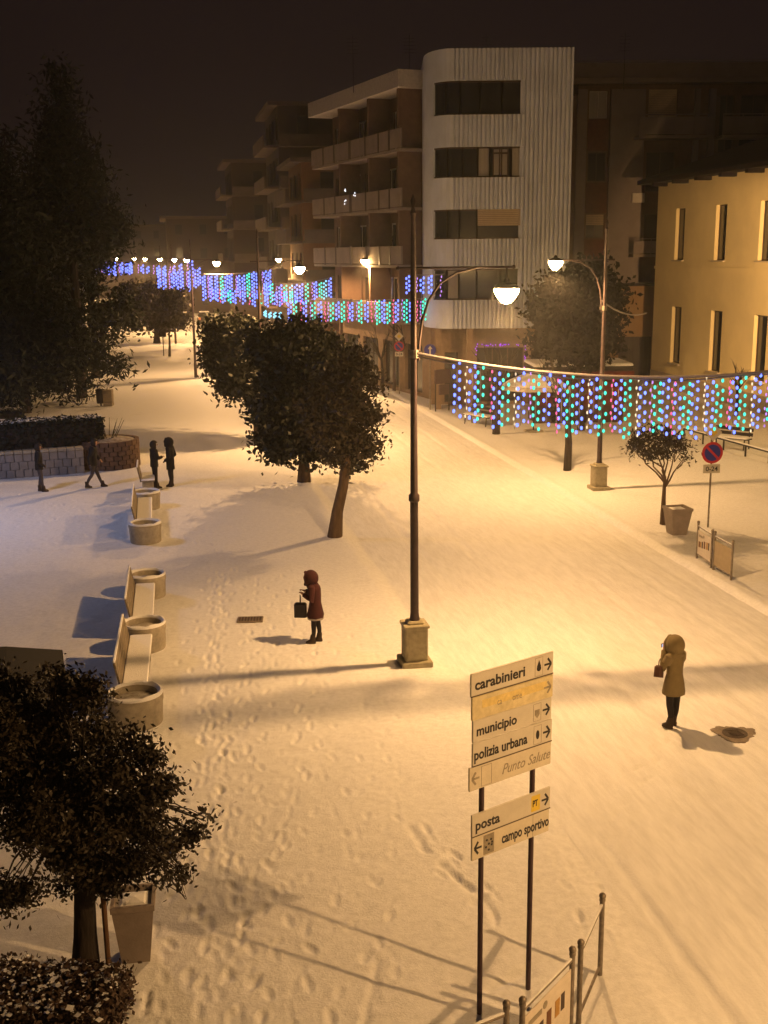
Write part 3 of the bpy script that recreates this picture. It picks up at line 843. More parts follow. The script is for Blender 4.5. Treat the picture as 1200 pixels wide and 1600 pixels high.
m = MB(Tl); m.box((W1 / 2 - 0.6, 7, 18.9), (W1 + 1.6, 14, 0.2)); m.build('roof', ROOFT, ab)
m = MB(Tl); m.box((W1 / 2 - 0.6, -0.3, 20.25), (W1 + 1.6, 0.05, 0.05)); m.box((W1 / 2 - 0.6, -0.3, 19.7), (W1 + 1.6, 0.03, 0.9)); m.build('roof_railing', PIER, ab)
m = MB(Tl); m.box((hx(995), -0.35, hz(310)), (0.8, 0.35, 0.6)); m.build('air_conditioner', FRAMEW, ab)
g0 = [(hx(968), hx(1022), 0.0, hz(524))]
T2 = frame(AB + Vector((3.0, -2.2, 0)), (1, 0.02))
annex = thing('garage_annex', 'low orange-lit annex with dark gateway beside the yellow building', 'building', T2.translation)
Tl2 = Matrix.Translation(-T2.translation) @ T2
hx2 = lambda px: hit(px, 500, T2)[0]; hz2 = lambda py: hit(1000, py, T2)[1]
go = (hx2(968), hx2(1022), 0.02, hz2(526))
m = MB(Tl2); wall_grid(m, hx2(930), hx2(1075), -0.1, hz2(445), [go], 0.6); m.build('wall', mat('orange_plaster', (0.26, 0.17, 0.09), 0.9, var=0.2, scale=0.7), annex)
m = MB(Tl2); m.box(((hx2(930) + hx2(1075)) / 2, 0.9, hz2(445)), (hx2(1075) - hx2(930) + 0.4, 2.3, 0.15)); m.build('roof', ROOFT, annex)
m = MB(Tl2)
m.box(((go[0] + go[1]) / 2, 0.5, (go[2] + go[3]) / 2), (go[1] - go[0], 0.06, go[3] - go[2]))
gt = m.build('gate', DARKMETAL, annex)
for k in range(7):
    m = MB(Tl2); m.box((go[0] + (k + 0.5) * (go[1] - go[0]) / 7, 0.45, (go[2] + go[3]) / 2), (0.06, 0.04, go[3] - go[2] - 0.1)); m.build('bar', DARKMETAL, gt)

# ---- the yellow building
YF = Vector((17.2, 74.0, 0)); ye = Vector((0.172, -0.985, 0)).normalized()
yb = thing('yellow_building', 'yellow plastered building with tall slit windows and overhanging dark roof', 'building', YF)
T = frame(YF, ye); Tl = Matrix.Translation(-YF) @ T
YL = 26.0; YH = 12.35
ups, lows = [], []
for a, b in ((1055, 1069), (1117, 1134), (1186, 1206)):
    s0 = hit(a, 370, T)[0]; s1 = hit(b, 370, T)[0]
    ups.append((s0, s1, 7.75, 10.75))
    lows.append((s0 + 0.02, s1 + 0.1, 1.6, 5.0))
d = ups[2][0] - ups[1][0]
for k in (1, 2): ups.append((ups[2][0] + d * k, ups[2][1] + d * k, 7.75, 10.75)); lows.append((lows[2][0] + d * k, lows[2][1] + d * k, 1.6, 5.0))
ups = [o for o in ups if o[1] < YL]; lows = [o for o in lows if o[1] < YL]
m = MB(Tl); wall_grid(m, 0, YL, -0.2, YH, ups + lows, 0.30); 
m.add([(0, 0, -0.2), (0, 9, -0.2), (0, 9, YH), (0, 0, YH)], [(0, 1, 2, 3)]); m.add([(YL, 0, -0.2), (YL, 9, -0.2), (YL, 9, YH), (YL, 0, YH)], [(3, 2, 1, 0)]); m.add([(0, 9, -0.2), (YL, 9, -0.2), (YL, 9, YH), (0, 9, YH)], [(0, 1, 2, 3)])
m.build('wall', YELLOW, yb)
STONE = mat('pale_stone', (0.5, 0.44, 0.36), 0.8, var=0.2)
for o in ups + lows: window(yb, Tl, o, FRAMED, 1, y=0.24, fw=0.07, sill=STONE)
m = MB(Tl); m.box((YL / 2, -0.04, 7.3), (YL, 0.08, 0.16)); m.build('string_course', YELLOW, yb)
m = MB(Tl); m.box((YL / 2, -0.03, 0.35), (YL, 0.06, 1.1)); m.build('plinth', STONE, yb)
m = MB(Tl); ov = 1.0
e = [(-ov, -ov), (YL + ov, -ov), (YL + ov, 9 + ov), (-ov, 9 + ov)]
rid = [(5.0, 4.5, YH + 2.4), (YL - 5, 4.5, YH + 2.4)]
vsx = [(x, y, YH - 0.02) for x, y in e] + [(x, y, YH + 0.22) for x, y in e] + rid
m.add(vsx, [(0, 1, 5, 4), (1, 2, 6, 5), (2, 3, 7, 6), (3, 0, 4, 7), (0, 3, 2, 1), (4, 5, 9, 8), (5, 6, 9), (6, 7, 8, 9), (7, 4, 8)]); rf = m.build('roof', ROOFT, yb)
for k in range(9):
    m = MB(Tl); m.box((1.2 + k * 3.0, -0.45, YH - 0.12), (0.35, 0.9, 0.2)); m.build('rafter', ROOFT, rf)

# ---- the blocks further down the street
BALD = mat('dull_balcony', (0.15, 0.115, 0.095), 0.9, var=0.3, scale=0.8)
def block(label, D0, px, w, dep, top, wallm, floors, balc, rz=STREET_A, seed=1, end_balc=True):
    rnd = random.Random(seed)
    c = AT(px, 400, D0); base = Vector((c.x, D0, 0))
    t = thing('apartment_house', label, 'building', base, 0, 'apartment houses down the street')
    xd = (math.cos(rz), math.sin(rz))
    T = frame(base, xd); Tl = Matrix.Translation(-base) @ T        # end wall faces the camera
    Ts = frame(T @ Vector((0, dep, 0)), (T.to_3x3() @ Vector((0, -1, 0)))[:2]); Tsl = Matrix.Translation(-base) @ Ts
    fh = top / floors
    eo = []; so = []
    for f in range(floors):
        z = f * fh + fh * 0.32
        n = max(1, int(w / 3.2))
        for k in range(n):
            x = (k + 0.5) * w / n; eo.append((x - 0.55, x + 0.55, z, z + fh * 0.45))
        n = max(2, int(dep / 3.0))
        for k in range(n):
            x = (k + 0.5) * dep / n; so.append((x - 0.6, x + 0.6, z - 0.4, z + fh * 0.45))
    m = MB(Tl); wall_grid(m, 0, w, -0.2, top, eo, 0.2); m.T = Tsl; wall_grid(m, 0, dep, -0.2, top, so, 0.2); m.build('wall', wallm, t)
    for o in eo: window(t, Tl, o, FRAMED, 1, y=0.12)
    for o in so: window(t, Tsl, o, FRAMED, 1, y=0.12)
    m = MB(Tl); m.box((w / 2 - 0.3, dep / 2, top + 0.15), (w + 1.2, dep + 1.0, 0.34)); m.build('roof', BALD, t)
    for f in range(1, floors):
        if not balc: break
        z = f * fh + 0.1
        m = MB(Tsl); m.box((dep / 2, -0.65, z), (dep * 0.92, 1.3, 0.2)); m.box((dep / 2, -1.25, z + 0.55), (dep * 0.92, 0.1, 0.9)); m.build('balcony', BALD, t)
        if end_balc:
            m = MB(Tl); m.box((w * 0.25, -0.6, z), (w * 0.5, 1.2, 0.2)); m.box((w * 0.25, -1.15, z + 0.5), (w * 0.5, 0.1, 0.85)); m.build('balcony', BALD, t)
    return t
ORNG = mat('ochre_plaster', (0.22, 0.11, 0.05), 0.9, var=0.2, scale=0.5)
GREYP = mat('grey_plaster', (0.10, 0.08, 0.07), 0.9, var=0.2, scale=0.5)
BRWN = mat('brown_plaster', (0.07, 0.045, 0.035), 0.9, var=0.2, scale=0.5)
block('ochre apartment house right behind the white corner building', 92, 474, 8, 9, 15.2, ORNG, 5, True, seed=2)
block('tall grey apartment house with jutting balconies beyond the ochre one', 106, 440, 9, 12, 21.0, GREYP, 6, True, seed=3)
block('slim brown apartment house with stacked balconies further down', 136, 366, 6, 12, 18.5, BRWN, 5, True, seed=4)
block('low brown house at the bend above the far lamps', 172, 262, 14, 16, 13.5, BRWN, 4, False, seed=5)
block('dark low house closing the far street end', 235, 150, 24, 14, 14.0, GREYP, 4, False, seed=6, rz=0.1)
# ================================================================== TREES
def px_clumps(lst, D, base, depth=0.9, jit=0.5, rnd=random, k=0.84):
    """crown clumps given by where they show and how wide they are, at the tree's own distance"""
    out = []
    for px, py, r in lst:
        R = r * k * rnd.uniform(0.85, 1.1) / PXM(D, 4); dd = rnd.uniform(-jit, jit) * depth
        p = AT(px, py, D + dd) - Vector(base)
        out.append((p.x, p.y, p.z, R, R * rnd.uniform(0.9, 1.2), R))
    return out
def tree(label, base, clumps, nleaf, size, trunk_pts, trunk_r, leafm=None, barkm=None, name='evergreen_tree', limbs=True, shell=0.5, aspect=0.55, group=None, cat='tree', lean=None, tuft=34, tight=2.1, lk=1.0):
    t = thing(name, label, cat, base, 0, group)
    m = MB()
    n = len(trunk_pts)
    m.tube(trunk_pts, [trunk_r * (1.25 if i == 0 else 1) * (1 - 0.45 * i / max(1, n - 1)) for i in range(n)], 9)
    if limbs:
        top = Vector(trunk_pts[-1]); mid = Vector(trunk_pts[-2])
        for c in clumps:
            a = mid.lerp(top, random.uniform(0.4, 1.0))
            limb(m, a, Vector(c[:3]), trunk_r * 0.42 * lk, trunk_r * 0.1 * lk, 5, 0.07)
            for k in range(3):
                e = Vector((c[0] + random.uniform(-.8, .8) * c[3], c[1] + random.uniform(-.8, .8) * c[4], c[2] + random.uniform(-.6, .8) * c[5]))
                limb(m, a.lerp(Vector(c[:3]), 0.6), e, trunk_r * 0.16 * lk, trunk_r * 0.05 * lk, 4, 0.1, 3)
    m.build('trunk', barkm or BARK, t, smooth=True)
    V, F = leaves(clumps, nleaf, size, shell, aspect, tuft=tuft, tight=tight)
    mesh_np('crown', V, F, leafm or LEAF, t)
    return t
def pts_px(lst, D, base): return [AT(x, y, D) - Vector(base) for x, y in lst]

b = G(523, 838); D = b.y
tree('leaning evergreen street tree on bare trunk nearest the road', b,
     px_clumps([(545, 572, 38), (520, 600, 38), (566, 603, 36), (540, 645, 40), (572, 650, 32), (512, 672, 32), (556, 692, 34), (528, 708, 28), (575, 700, 22), (588, 655, 12), (500, 640, 30)], D, b),
     9500, 0.085, [Vector((0, 0, -0.05))] + pts_px([(527, 800), (536, 760), (541, 720), (545, 660), (546, 610)], D, b), 0.19, LEAFB, shell=0.35, aspect=0.42)
b = G(475, 752); D = b.y
tree('broad dense dark evergreen tree behind the leaning one', b,
     px_clumps([(430, 542, 42), (470, 535, 40), (512, 556, 40), (440, 596, 46), (492, 598, 46), (420, 650, 34), (440, 695, 38), (486, 690, 42), (500, 645, 42), (545, 716, 22), (565, 716, 16), (460, 650, 42), (402, 545, 26), (408, 690, 16)], D, b),
     19000, 0.115, [Vector((0, 0, -0.05))] + pts_px([(475, 720), (476, 690), (478, 650), (478, 600)], D, b), 0.22, LEAF, shell=0.35)
b = G(404, 690); D = b.y
tree('smaller dark evergreen tree peeping out beside the broad one', b,
     px_clumps([(343, 525, 28), (368, 555, 36), (342, 572, 26), (385, 590, 30), (358, 604, 18), (336, 505, 14), (392, 530, 32), (370, 515, 24), (325, 545, 12), (405, 620, 26)], D, b),
     15000, 0.115, [Vector((0, 0, -0.05))] + pts_px([(402, 650), (398, 620), (385, 580), (380, 550)], D, b), 0.2, LEAF, shell=0.35)
# foreground tree with its stake
b = G(133, 1520); D = b.y
tree('dark shaggy tree filling the near corner, trunk behind the clipped hedge', b,
     px_clumps([(20, 1110, 60), (100, 1070, 30), (140, 1090, 35), (80, 1140, 50), (150, 1150, 46), (30, 1200, 70), (105, 1220, 66), (175, 1200, 40), (205, 1160, 16), (232, 1185, 26), (245, 1235, 34), (276, 1215, 9), (205, 1270, 42), (155, 1290, 50),
                (60, 1280, 55), (110, 1330, 45), (262, 1318, 26), (238, 1300, 26), (322, 1283, 15), (300, 1300, 16), (285, 1365, 14), (252, 1360, 20), (215, 1350, 32), (165, 1360, 40), (20, 1300, 20), (40, 1392, 20), (0, 1395, 26), (100, 1385, 26), (0, 1050, 18), (75, 1045, 10), (-30, 1150, 60), (-40, 1260, 60), (290, 1405, 5)], D, b, depth=1.6, k=0.80),
     60000, 0.034, [Vector((0, 0, -0.05))] + pts_px([(133, 1460), (132, 1400), (130, 1340), (128, 1270), (126, 1200)], D, b), 0.15, LEAFB, BARKD, name='foreground_tree', shell=0.25, aspect=0.5, tuft=60, tight=2.4, lk=0.45)
# small pollard on the right pavement
b = G(1036, 819); D = b.y
tp = [Vector((0, 0, -0.05))] + pts_px([(1037, 780), (1039, 745)], D, b)
t = tree('small round-headed tree beside the flared concrete pot', b, px_clumps([(1000, 690, 18), (1022, 680, 22), (1045, 690, 22), (1064, 695, 18), (1035, 700, 20), (1010, 710, 14), (1072, 712, 8), (990, 700, 10)], D, b),
         2600, 0.065, tp, 0.085, LEAFB, name='small_tree', shell=0.2, aspect=0.35)
# tree behind the light curtain with a dark crown, and bare ones
b = G(908, 672); D = b.y
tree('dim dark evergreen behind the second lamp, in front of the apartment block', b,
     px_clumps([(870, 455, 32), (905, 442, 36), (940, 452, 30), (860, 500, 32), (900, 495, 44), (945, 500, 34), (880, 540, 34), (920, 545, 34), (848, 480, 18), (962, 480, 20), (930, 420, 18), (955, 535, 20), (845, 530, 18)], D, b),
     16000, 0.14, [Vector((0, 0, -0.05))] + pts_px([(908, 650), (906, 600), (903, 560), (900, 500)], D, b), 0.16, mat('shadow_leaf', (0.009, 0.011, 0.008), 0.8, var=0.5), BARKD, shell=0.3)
def bare_tree(px, py, toppy, label, r=0.1, spread=0.4, group='bare street trees'):
    b = G(px, py); D = b.y
    t = thing('bare_tree', label, 'tree', b, 0, group)
    H = AT(px, toppy, D).z
    m = MB(); m.tube([(0, 0, -0.05), (0.03, 0, H * 0.25), (-0.02, 0, H * 0.45)], [r * 1.2, r, r * 0.85], 7); m.build('trunk', BARKD, t, smooth=True)
    m = MB()
    for k in range(9):
        a = random.uniform(0, 2 * PI); rr = spread * H * random.uniform(0.3, 0.6)
        e = Vector((rr * math.cos(a), rr * math.sin(a), H * random.uniform(0.75, 1.0)))
        P = limb(m, (-0.02, 0, H * random.uniform(0.40, 0.46)), e, r * 0.5, r * 0.1, 5, 0.05)
        for q in range(4):
            s = P[random.randint(1, 3)]; a2 = a + random.uniform(-1, 1)
            limb(m, s, s + Vector((0.25 * H * math.cos(a2) * random.uniform(.3, .8), 0.25 * H * math.sin(a2) * random.uniform(.3, .8), H * random.uniform(0.05, 0.22))), r * 0.2, r * 0.05, 4, 0.08, 3)
    m.build('branches', BARKD, t, smooth=True)
    return t
bare_tree(775, 678, 528, 'bare tree with dark trunk behind the light curtain, beside the park bench', 0.16)
bare_tree(886, 735, 560, 'bare trunk rising behind the light curtain left of the second lamp', 0.14)
bare_tree(636, 612, 500, 'thin bare tree just beside the upper part of the front lamp post', 0.09)
bare_tree(597, 606, 505, 'bare tree left of the small no-parking sign', 0.09)
bare_tree(1150, 650, 560, 'thin bare tree before the yellow wall', 0.08)
# trees of the park on the left
def conifer(px, py, toppy, rad, label, n, seed, droop=0.25, leafm=None, bare=0.12):
    rng = np.random.default_rng(seed); rnd = random.Random(seed)
    b = G(px, py); D = b.y; H = AT(px, toppy, D).z
    t = thing('conifer', label, 'tree', b, 0, 'dark conifers of the park')
    m = MB(); m.tube([(0, 0, -0.05), (0.05, 0, H * 0.3), (-0.05, 0, H * 0.65), (0, 0, H * 0.98)], [0.34, 0.26, 0.15, 0.02], 8)
    cl = []
    z = H * bare
    while z < H * 0.98:
        f = (z - H * bare) / (H * (1 - bare)); rr = rad * (1 - f) ** 0.75 + 0.15
        nb = max(3, int(5 - 2 * f)); a0 = rnd.uniform(0, 6.28)
        for k in range(nb):
            a = a0 + 2 * PI * k / nb + rnd.uniform(-.4, .4); L = rr * rnd.uniform(0.55, 1.15)
            tip = Vector((L * math.cos(a), L * math.sin(a), z - droop * L * rnd.uniform(0.3, 1.2)))
            m.tube([(0, 0, z), tuple(tip * 0.5 + Vector((0, 0, z * 0.5 + 0.1))), tuple(tip)], [0.06, 0.04, 0.015], 4)
            for s in (0.35, 0.65, 0.95):
                p = Vector((0, 0, z)).lerp(tip, s)
                cl.append((p.x, p.y, p.z, 0.28 * L + 0.12, 0.28 * L + 0.12, 0.13 * L + 0.1))
        z += H * rnd.uniform(0.035, 0.06)
    m.build('trunk', BARKD, t, smooth=True)
    V, F = leaves(cl, int(n * 2.2), 0.2, 0.2, 0.3, rng=rng); mesh_np('crown', V, F, leafm or NEEDLE, t)
conifer(128, 622, 95, 2.3, 'tallest narrow conifer, its tip against the night sky', 9000, 1, bare=0.5)
conifer(40, 645, 190, 4.2, 'wide dark conifer at the picture edge', 12000, 2, bare=0.16)
conifer(92, 612, 230, 2.8, 'dark conifer between the tallest one and the edge', 9000, 3, bare=0.56)
conifer(150, 590, 262, 2.6, 'dark spreading conifer beside the lit path', 11000, 4, bare=0.7)
conifer(-55, 640, 120, 5.5, 'conifer cut by the picture edge', 9000, 5)
b = G(245, 536); D = b.y
tree('low round park tree nearest the far end of the path', b, px_clumps([(205, 465, 26), (235, 462, 28), (262, 465, 25), (280, 480, 18), (220, 490, 30), (250, 495, 26), (190, 490, 24)], D, b, depth=3),
     7000, 0.2, [Vector((0, 0, -0.05))] + pts_px([(245, 520), (243, 500), (242, 480)], D, b), 0.3, LEAFB, BARKD, name='park_tree')
b = G(265, 557); D = b.y
tree('slim park tree with dark clumped crown beside the small box post', b, px_clumps([(272, 470, 20), (262, 490, 22), (278, 500, 16), (250, 505, 16)], D, b, depth=2),
     3500, 0.16, [Vector((0, 0, -0.05))] + pts_px([(265, 535), (264, 515), (265, 490)], D, b), 0.1, LEAFB, BARKD, name='park_tree')
b = G(70, 600); D = b.y
tree('drooping dark park tree below the conifers', b, px_clumps([(50, 455, 55), (110, 470, 42), (165, 490, 38), (20, 500, 50), (20, 430, 50), (90, 440, 36), (190, 470, 26), (140, 455, 26), (90, 520, 45), (150, 535, 30), (195, 530, 18), (40, 540, 40), (205, 505, 20)], D, b, depth=3),
     10000, 0.17, [Vector((0, 0, -0.05))] + pts_px([(70, 570), (72, 540), (75, 500)], D, b), 0.28, NEEDLE, BARKD, name='park_tree', shell=0.3)

# ================================================================== HEDGES AND THE RAISED BED
def hedge(label, a, bq, w, h, n, size, z0=0.0, leafm=None, snow=True, name='clipped_hedge'):
    a = Vector(a); bq = Vector(bq); d = bq - a; L = d.length; ang = math.atan2(d.y, d.x)
    t = thing(name, label, 'hedge', (a + bq) / 2, ang)
    t.location.z = z0
    m = MB(); m.bbox((0, 0, h * 0.46), (L - 0.12, w - 0.14, h * 0.92 - 0.05), 0.12); m.build('stems', BARKD, t)
    P = RNG.random((n, 3)); f = RNG.integers(0, 5, n)
    X = (P[:, 0] - 0.5) * L; Y = (P[:, 1] - 0.5) * w; Z = P[:, 2] * h
    Y = np.where(f == 0, -w / 2, np.where(f == 1, w / 2, Y)); Z = np.where((f == 2) | (f == 3), h, Z); X = np.where(f == 4, np.sign(X) * L / 2, X)
    C = np.stack([X, Y, Z], 1) + RNG.normal(size=(n, 3)) * 0.045
    aa = RNG.normal(size=(n, 3)); aa /= np.linalg.norm(aa, axis=1)[:, None]
    bb = RNG.normal(size=(n, 3)); bb -= aa * (aa * bb).sum(1)[:, None]; bb /= np.linalg.norm(bb, axis=1)[:, None]
    s = size * (0.6 + 0.8 * RNG.random(n))[:, None]
    V = np.empty((n, 4, 3)); V[:, 0] = C - aa * s; V[:, 1] = C + bb * s * 0.55; V[:, 2] = C + aa * s; V[:, 3] = C - bb * s * 0.55
    mesh_np('foliage', V.reshape(-1, 3), np.arange(n * 4).reshape(n, 4), leafm or HEDGE, t)
    if snow:
        k = int(n * (0.33 if snow is True else snow))
        C = np.stack([(RNG.random(k) - 0.5) * L, (RNG.random(k) - 0.5) * w, np.full(k, h + 0.05)], 1) + RNG.normal(size=(k, 3)) * 0.03
        aa = RNG.normal(size=(k, 3)); aa[:, 2] *= 0.3; bb = np.cross(aa, np.array([0, 0, 1.0])); s = size * 0.5
        V = np.empty((k, 4, 3)); V[:, 0] = C - aa * s; V[:, 1] = C + bb * s; V[:, 2] = C + aa * s; V[:, 3] = C - bb * s
        mesh_np('snow_flecks', V.reshape(-1, 3), np.arange(k * 4).reshape(k, 4), SNOW, t)['kind'] = 'stuff'
    return t
hedge('rounded clipped hedge dusted with snow at the very front corner', G(-120, 1590, 0), G(182, 1612, 0), 1.0, 0.46, 8000, 0.034, leafm=mat('brown_hedge', (0.10, 0.065, 0.05), 0.6, var=0.5, scale=9), snow=0.06)
bedA, bedB = G(-60, 752), G(132, 738)
hedge('long dark clipped hedge with snow on top above the stone bed wall', bedA + Vector((0, 1.0, 0)), bedB + Vector((0.4, 1.3, 0)), 0.9, 1.05, 3600, 0.09, z0=0.95, leafm=mat('hedge_dark', (0.02, 0.026, 0.016), 0.7, var=0.5))
hedge('shorter dark hedge in the park behind the long one', G(-60, 672), G(36, 668), 0.9, 0.9, 1500, 0.09, leafm=MATS['hedge_dark'])
hedge('dark hedge behind the light curtain before the yellow building', G(860, 660), G(965, 655), 0.9, 1.5, 2600, 0.09, leafm=MATS['hedge_dark'])
# raised stone bed with its rounded brown end
STW = mat('bed_stone', (0.28, 0.26, 0.26), 0.85, var=0.3, scale=3, bump=0.3)
dv = (bedB - bedA); rzb = math.atan2(dv.y, dv.x)
t = thing('raised_bed', 'raised flower bed wall of grey stone with rounded brown end', 'flower bed', (bedA + bedB) / 2, rzb)
LB = dv.length; nb = 14
for r in range(3):
    off = 0.5 * (r % 2)
    for k in range(nb + 1):
        x0 = max(-LB / 2, -LB / 2 + (k - off) * LB / nb); x1 = min(LB / 2, -LB / 2 + (k + 1 - off) * LB / nb)
        if x1 - x0 < 0.1: continue
        m = MB(); m.bbox(((x0 + x1) / 2, random.uniform(-0.012, 0.012), 0.16 + r * 0.31), (x1 - x0 - 0.02, 0.4, 0.30), 0.015); m.build('stone', STW, t)
for k in range(nb):
    m = MB(); m.bbox((-LB / 2 + (k + 0.5) * LB / nb, 0, 0.985), (LB / nb - 0.015, 0.5, 0.09), 0.02); m.build('coping_stone', CONC, t)
m = MB(); m.box((0, 1.3, 0.44), (LB, 2.3, 0.88)); m.build('soil', SNOW, t)
BRB = mat('bed_brick', (0.15, 0.095, 0.07), 0.9, var=0.4, scale=5, bump=0.3)
ec = Vector((LB / 2 + 1.15, 1.1, 0))
for r in range(6):
    for k in range(22):
        a = (k + 0.5 * (r % 2)) / 22 * 2 * PI
        m = MB(); m.box((ec.x + 1.12 * math.cos(a), ec.y + 1.12 * math.sin(a), 0.09 + r * 0.185), (0.16, 0.30, 0.172), rz=a); m.build('brick', BRB, t)
m = MB(); m.lathe([(1.06, 0), (1.06, 1.06), (0.6, 1.16), (0.02, 1.2)], 20, ec); m.build('filling', mat('bed_soil', (0.12, 0.085, 0.06), 0.95, var=0.4, scale=6, col2=(0.4, 0.38, 0.36)), t)
m = MB()
for k in range(14):
    a = random.uniform(0, 6.28); m.tube([(ec.x + 0.3 * math.cos(a), ec.y + 0.3 * math.sin(a), 1.15), (ec.x + 0.7 * math.cos(a), ec.y + 0.7 * math.sin(a), 1.15 + random.uniform(0.3, 0.75))], [0.02, 0.008], 4)
m.build('shrub_twigs', HEDGE, t)

# ================================================================== PLANTERS AND BENCHES OF THE SQUARE
def planter(base, r, label):
    t = thing('round_planter', label, 'planter', base, random.uniform(0, 1), 'round concrete planters in a row')
    m = MB(); m.lathe([(r * 0.93, -0.02), (r * 0.97, 0.03), (r, 0.4), (r * 1.03, 0.46), (r * 1.03, 0.53), (r * 0.99, 0.56), (r * 0.82, 0.56), (r * 0.80, 0.5), (r * 0.80, 0.44)], 28); m.build('bowl', CONC, t, smooth=True)
    m = MB(); m.lathe([(r * 0.80, 0.42), (r * 0.7, 0.46), (r * 0.3, 0.485), (0.02, 0.49)], 24); m.build('snowy_soil', mat('snowy_soil', (0.62, 0.60, 0.56), 0.8, var=0.5, scale=5, col2=(0.22, 0.18, 0.13), bump=0.4), t, smooth=True)
    m = MB(); m.lathe([(r * 1.02, 0.56), (r * 1.0, 0.578), (r * 0.93, 0.592), (r * 0.85, 0.58), (r * 0.83, 0.562)], 28, caps=False)
    for i, v in enumerate(m.v):
        if i >= 28 and i < 112: m.v[i] = (v[0], v[1], v[2] + 0.02 + 0.025 * math.sin(i * 0.9) * math.sin(i * 0.37 + r * 9))
    m.build('snow_cap', SNOW, t, smooth=True)
    return t
def bench(base, rz, L, label, group='benches between the planters'):
    """faces local +x, runs along local y"""
    t = thing('park_bench', label, 'bench', base, rz, group)
    for y in (-L / 2 + 0.28, L / 2 - 0.28):
        m = MB(); m.bbox((0.02, y, 0.2), (0.40, 0.1, 0.42), 0.012); m.build('leg', CONC, t)
        m = MB(); m.bar((-0.22, y, 0.36), (-0.33, y, 0.92), 0.05, 0.05); m.build('back_bracket', DARKMETAL, t)
    for k in range(4):
        m = MB(); m.bbox((-0.16 + k * 0.125, 0, 0.43), (0.112, L, 0.04), 0.008); m.build('seat_plank', WOOD, t)
    for k in range(4):
        z = 0.52 + k * 0.12; x = -0.222 - (z - 0.43) * 0.196
        m = MB(); m.box((x, 0, z), (0.035, L, 0.108), M=Matrix.Rotation(-0.194, 4, 'Y')); m.build('back_plank', WOOD, t)
    m = MB(); m.bbox((0.03, 0, 0.475), (0.47, L - 0.03, 0.05), 0.02); m.build('snow_cap', SNOW, t)
    m = MB(); m.bbox((-0.325, 0, 0.962), (0.05, L - 0.04, 0.03), 0.01); m.build('snow_ridge', SNOW, t)
    return t
pp = [(213, 1128, 0.50, 'nearest round concrete planter, half behind the shaggy tree'), (226, 1012, 0.47, 'round concrete planter between the two nearest benches'), (231, 931, 0.46, 'round concrete planter ending the near bench row'),
      (228, 846, 0.47, 'round concrete planter opening the farther bench row'), (229, 794, 0.47, 'round concrete planter in the middle of the farther row')]
PB = []
for px, py, r, lab in pp:
    b = G(px, py); PB.append(b); planter(b, r, lab)
def bench_between(p, q, lab, dx=-0.06):
    c = (p + q) / 2; d = q - p; L = d.length - 1.12; a = math.atan2(d.y, d.x) - PI / 2
    bench(c + Vector((dx, 0, 0)), a, max(1.3, L), lab)
bench_between(PB[0], PB[1], 'snow-topped bench between the two nearest planters')
bench_between(PB[1], PB[2], 'snow-topped bench, second from the shaggy tree')
bench_between(PB[3], PB[4], 'snow-topped bench in the farther planter row')
bench(G(231, 764), STREET_A, 1.5, 'last snow-topped bench beside the two dark men')

# ================================================================== FRONT POSTS, POTS, PARASOL
def flared_pot(base, rz, w, h, label):
    t = thing('flared_pot', label, 'plant pot', base, rz, 'flared square plant pots')
    m = MB(); k = w / 2; s = math.sqrt(2)
    m.lathe([(k * 0.66 * s, 0), (k * 0.97 * s, h * 0.9), (k * 1.03 * s, h * 0.905), (k * 1.03 * s, h), (k * 0.88 * s, h), (k * 0.86 * s, h * 0.9)], 4, rz=PI / 4); m.build('pot', mat('pot_resin', (0.30, 0.25, 0.22), 0.75, var=0.25, scale=4, bump=0.15), t)
    m = MB(); m.lathe([(k * 0.87 * s, h * 0.9), (k * 0.5 * s, h * 0.97), (0.02, h * 0.99)], 4, rz=PI / 4); m.build('snow_cap', SNOW, t)
    return t
flared_pot(G(214, 1492), 0.15, 0.50, 0.80, 'brown flared square pot standing beside the shaggy tree trunk')
flared_pot(G(1057, 834), 0.2, 0.66, 0.82, 'grey flared square pot on the right-hand pavement')
b = G(171, 1524); t = thing('tree_stake', 'thin reddish wooden stake beside the shaggy tree trunk', 'stake', b)
m = MB(); m.tube([(0, 0, -0.05), (-0.01, 0, 1.0), (-0.015, 0.0, 2.3)], 0.032, 8); m.build('stake_pole', mat('stake_wood', (0.16, 0.085, 0.045), 0.8, var=0.4, stretch=(8, 8, 1)), t, smooth=True)
# black parasol half hidden by the tree
pc = Vector((-5.9, 14.6, 0)); t = thing('parasol', 'black canvas parasol hidden behind the shaggy tree', 'parasol', pc, 0.3)
BLK = mat('black_canvas', (0.012, 0.012, 0.014), 0.85, var=0.2)
m = MB(); m.tube([(0, 0, 0), (0, 0, 3.25)], 0.035, 8); m.build('pole', DARKMETAL, t)
m = MB(); s = math.sqrt(2) * 1.55
m.lathe([(s, 2.05), (s, 2.5), (s * 0.5, 2.9), (0.03, 3.2)], 4, rz=PI / 4, caps=False); m.build('canopy', BLK, t)
m = MB(); m.box((0, 0, 0.06), (0.8, 0.8, 0.12)); m.build('foot', CONC, t)

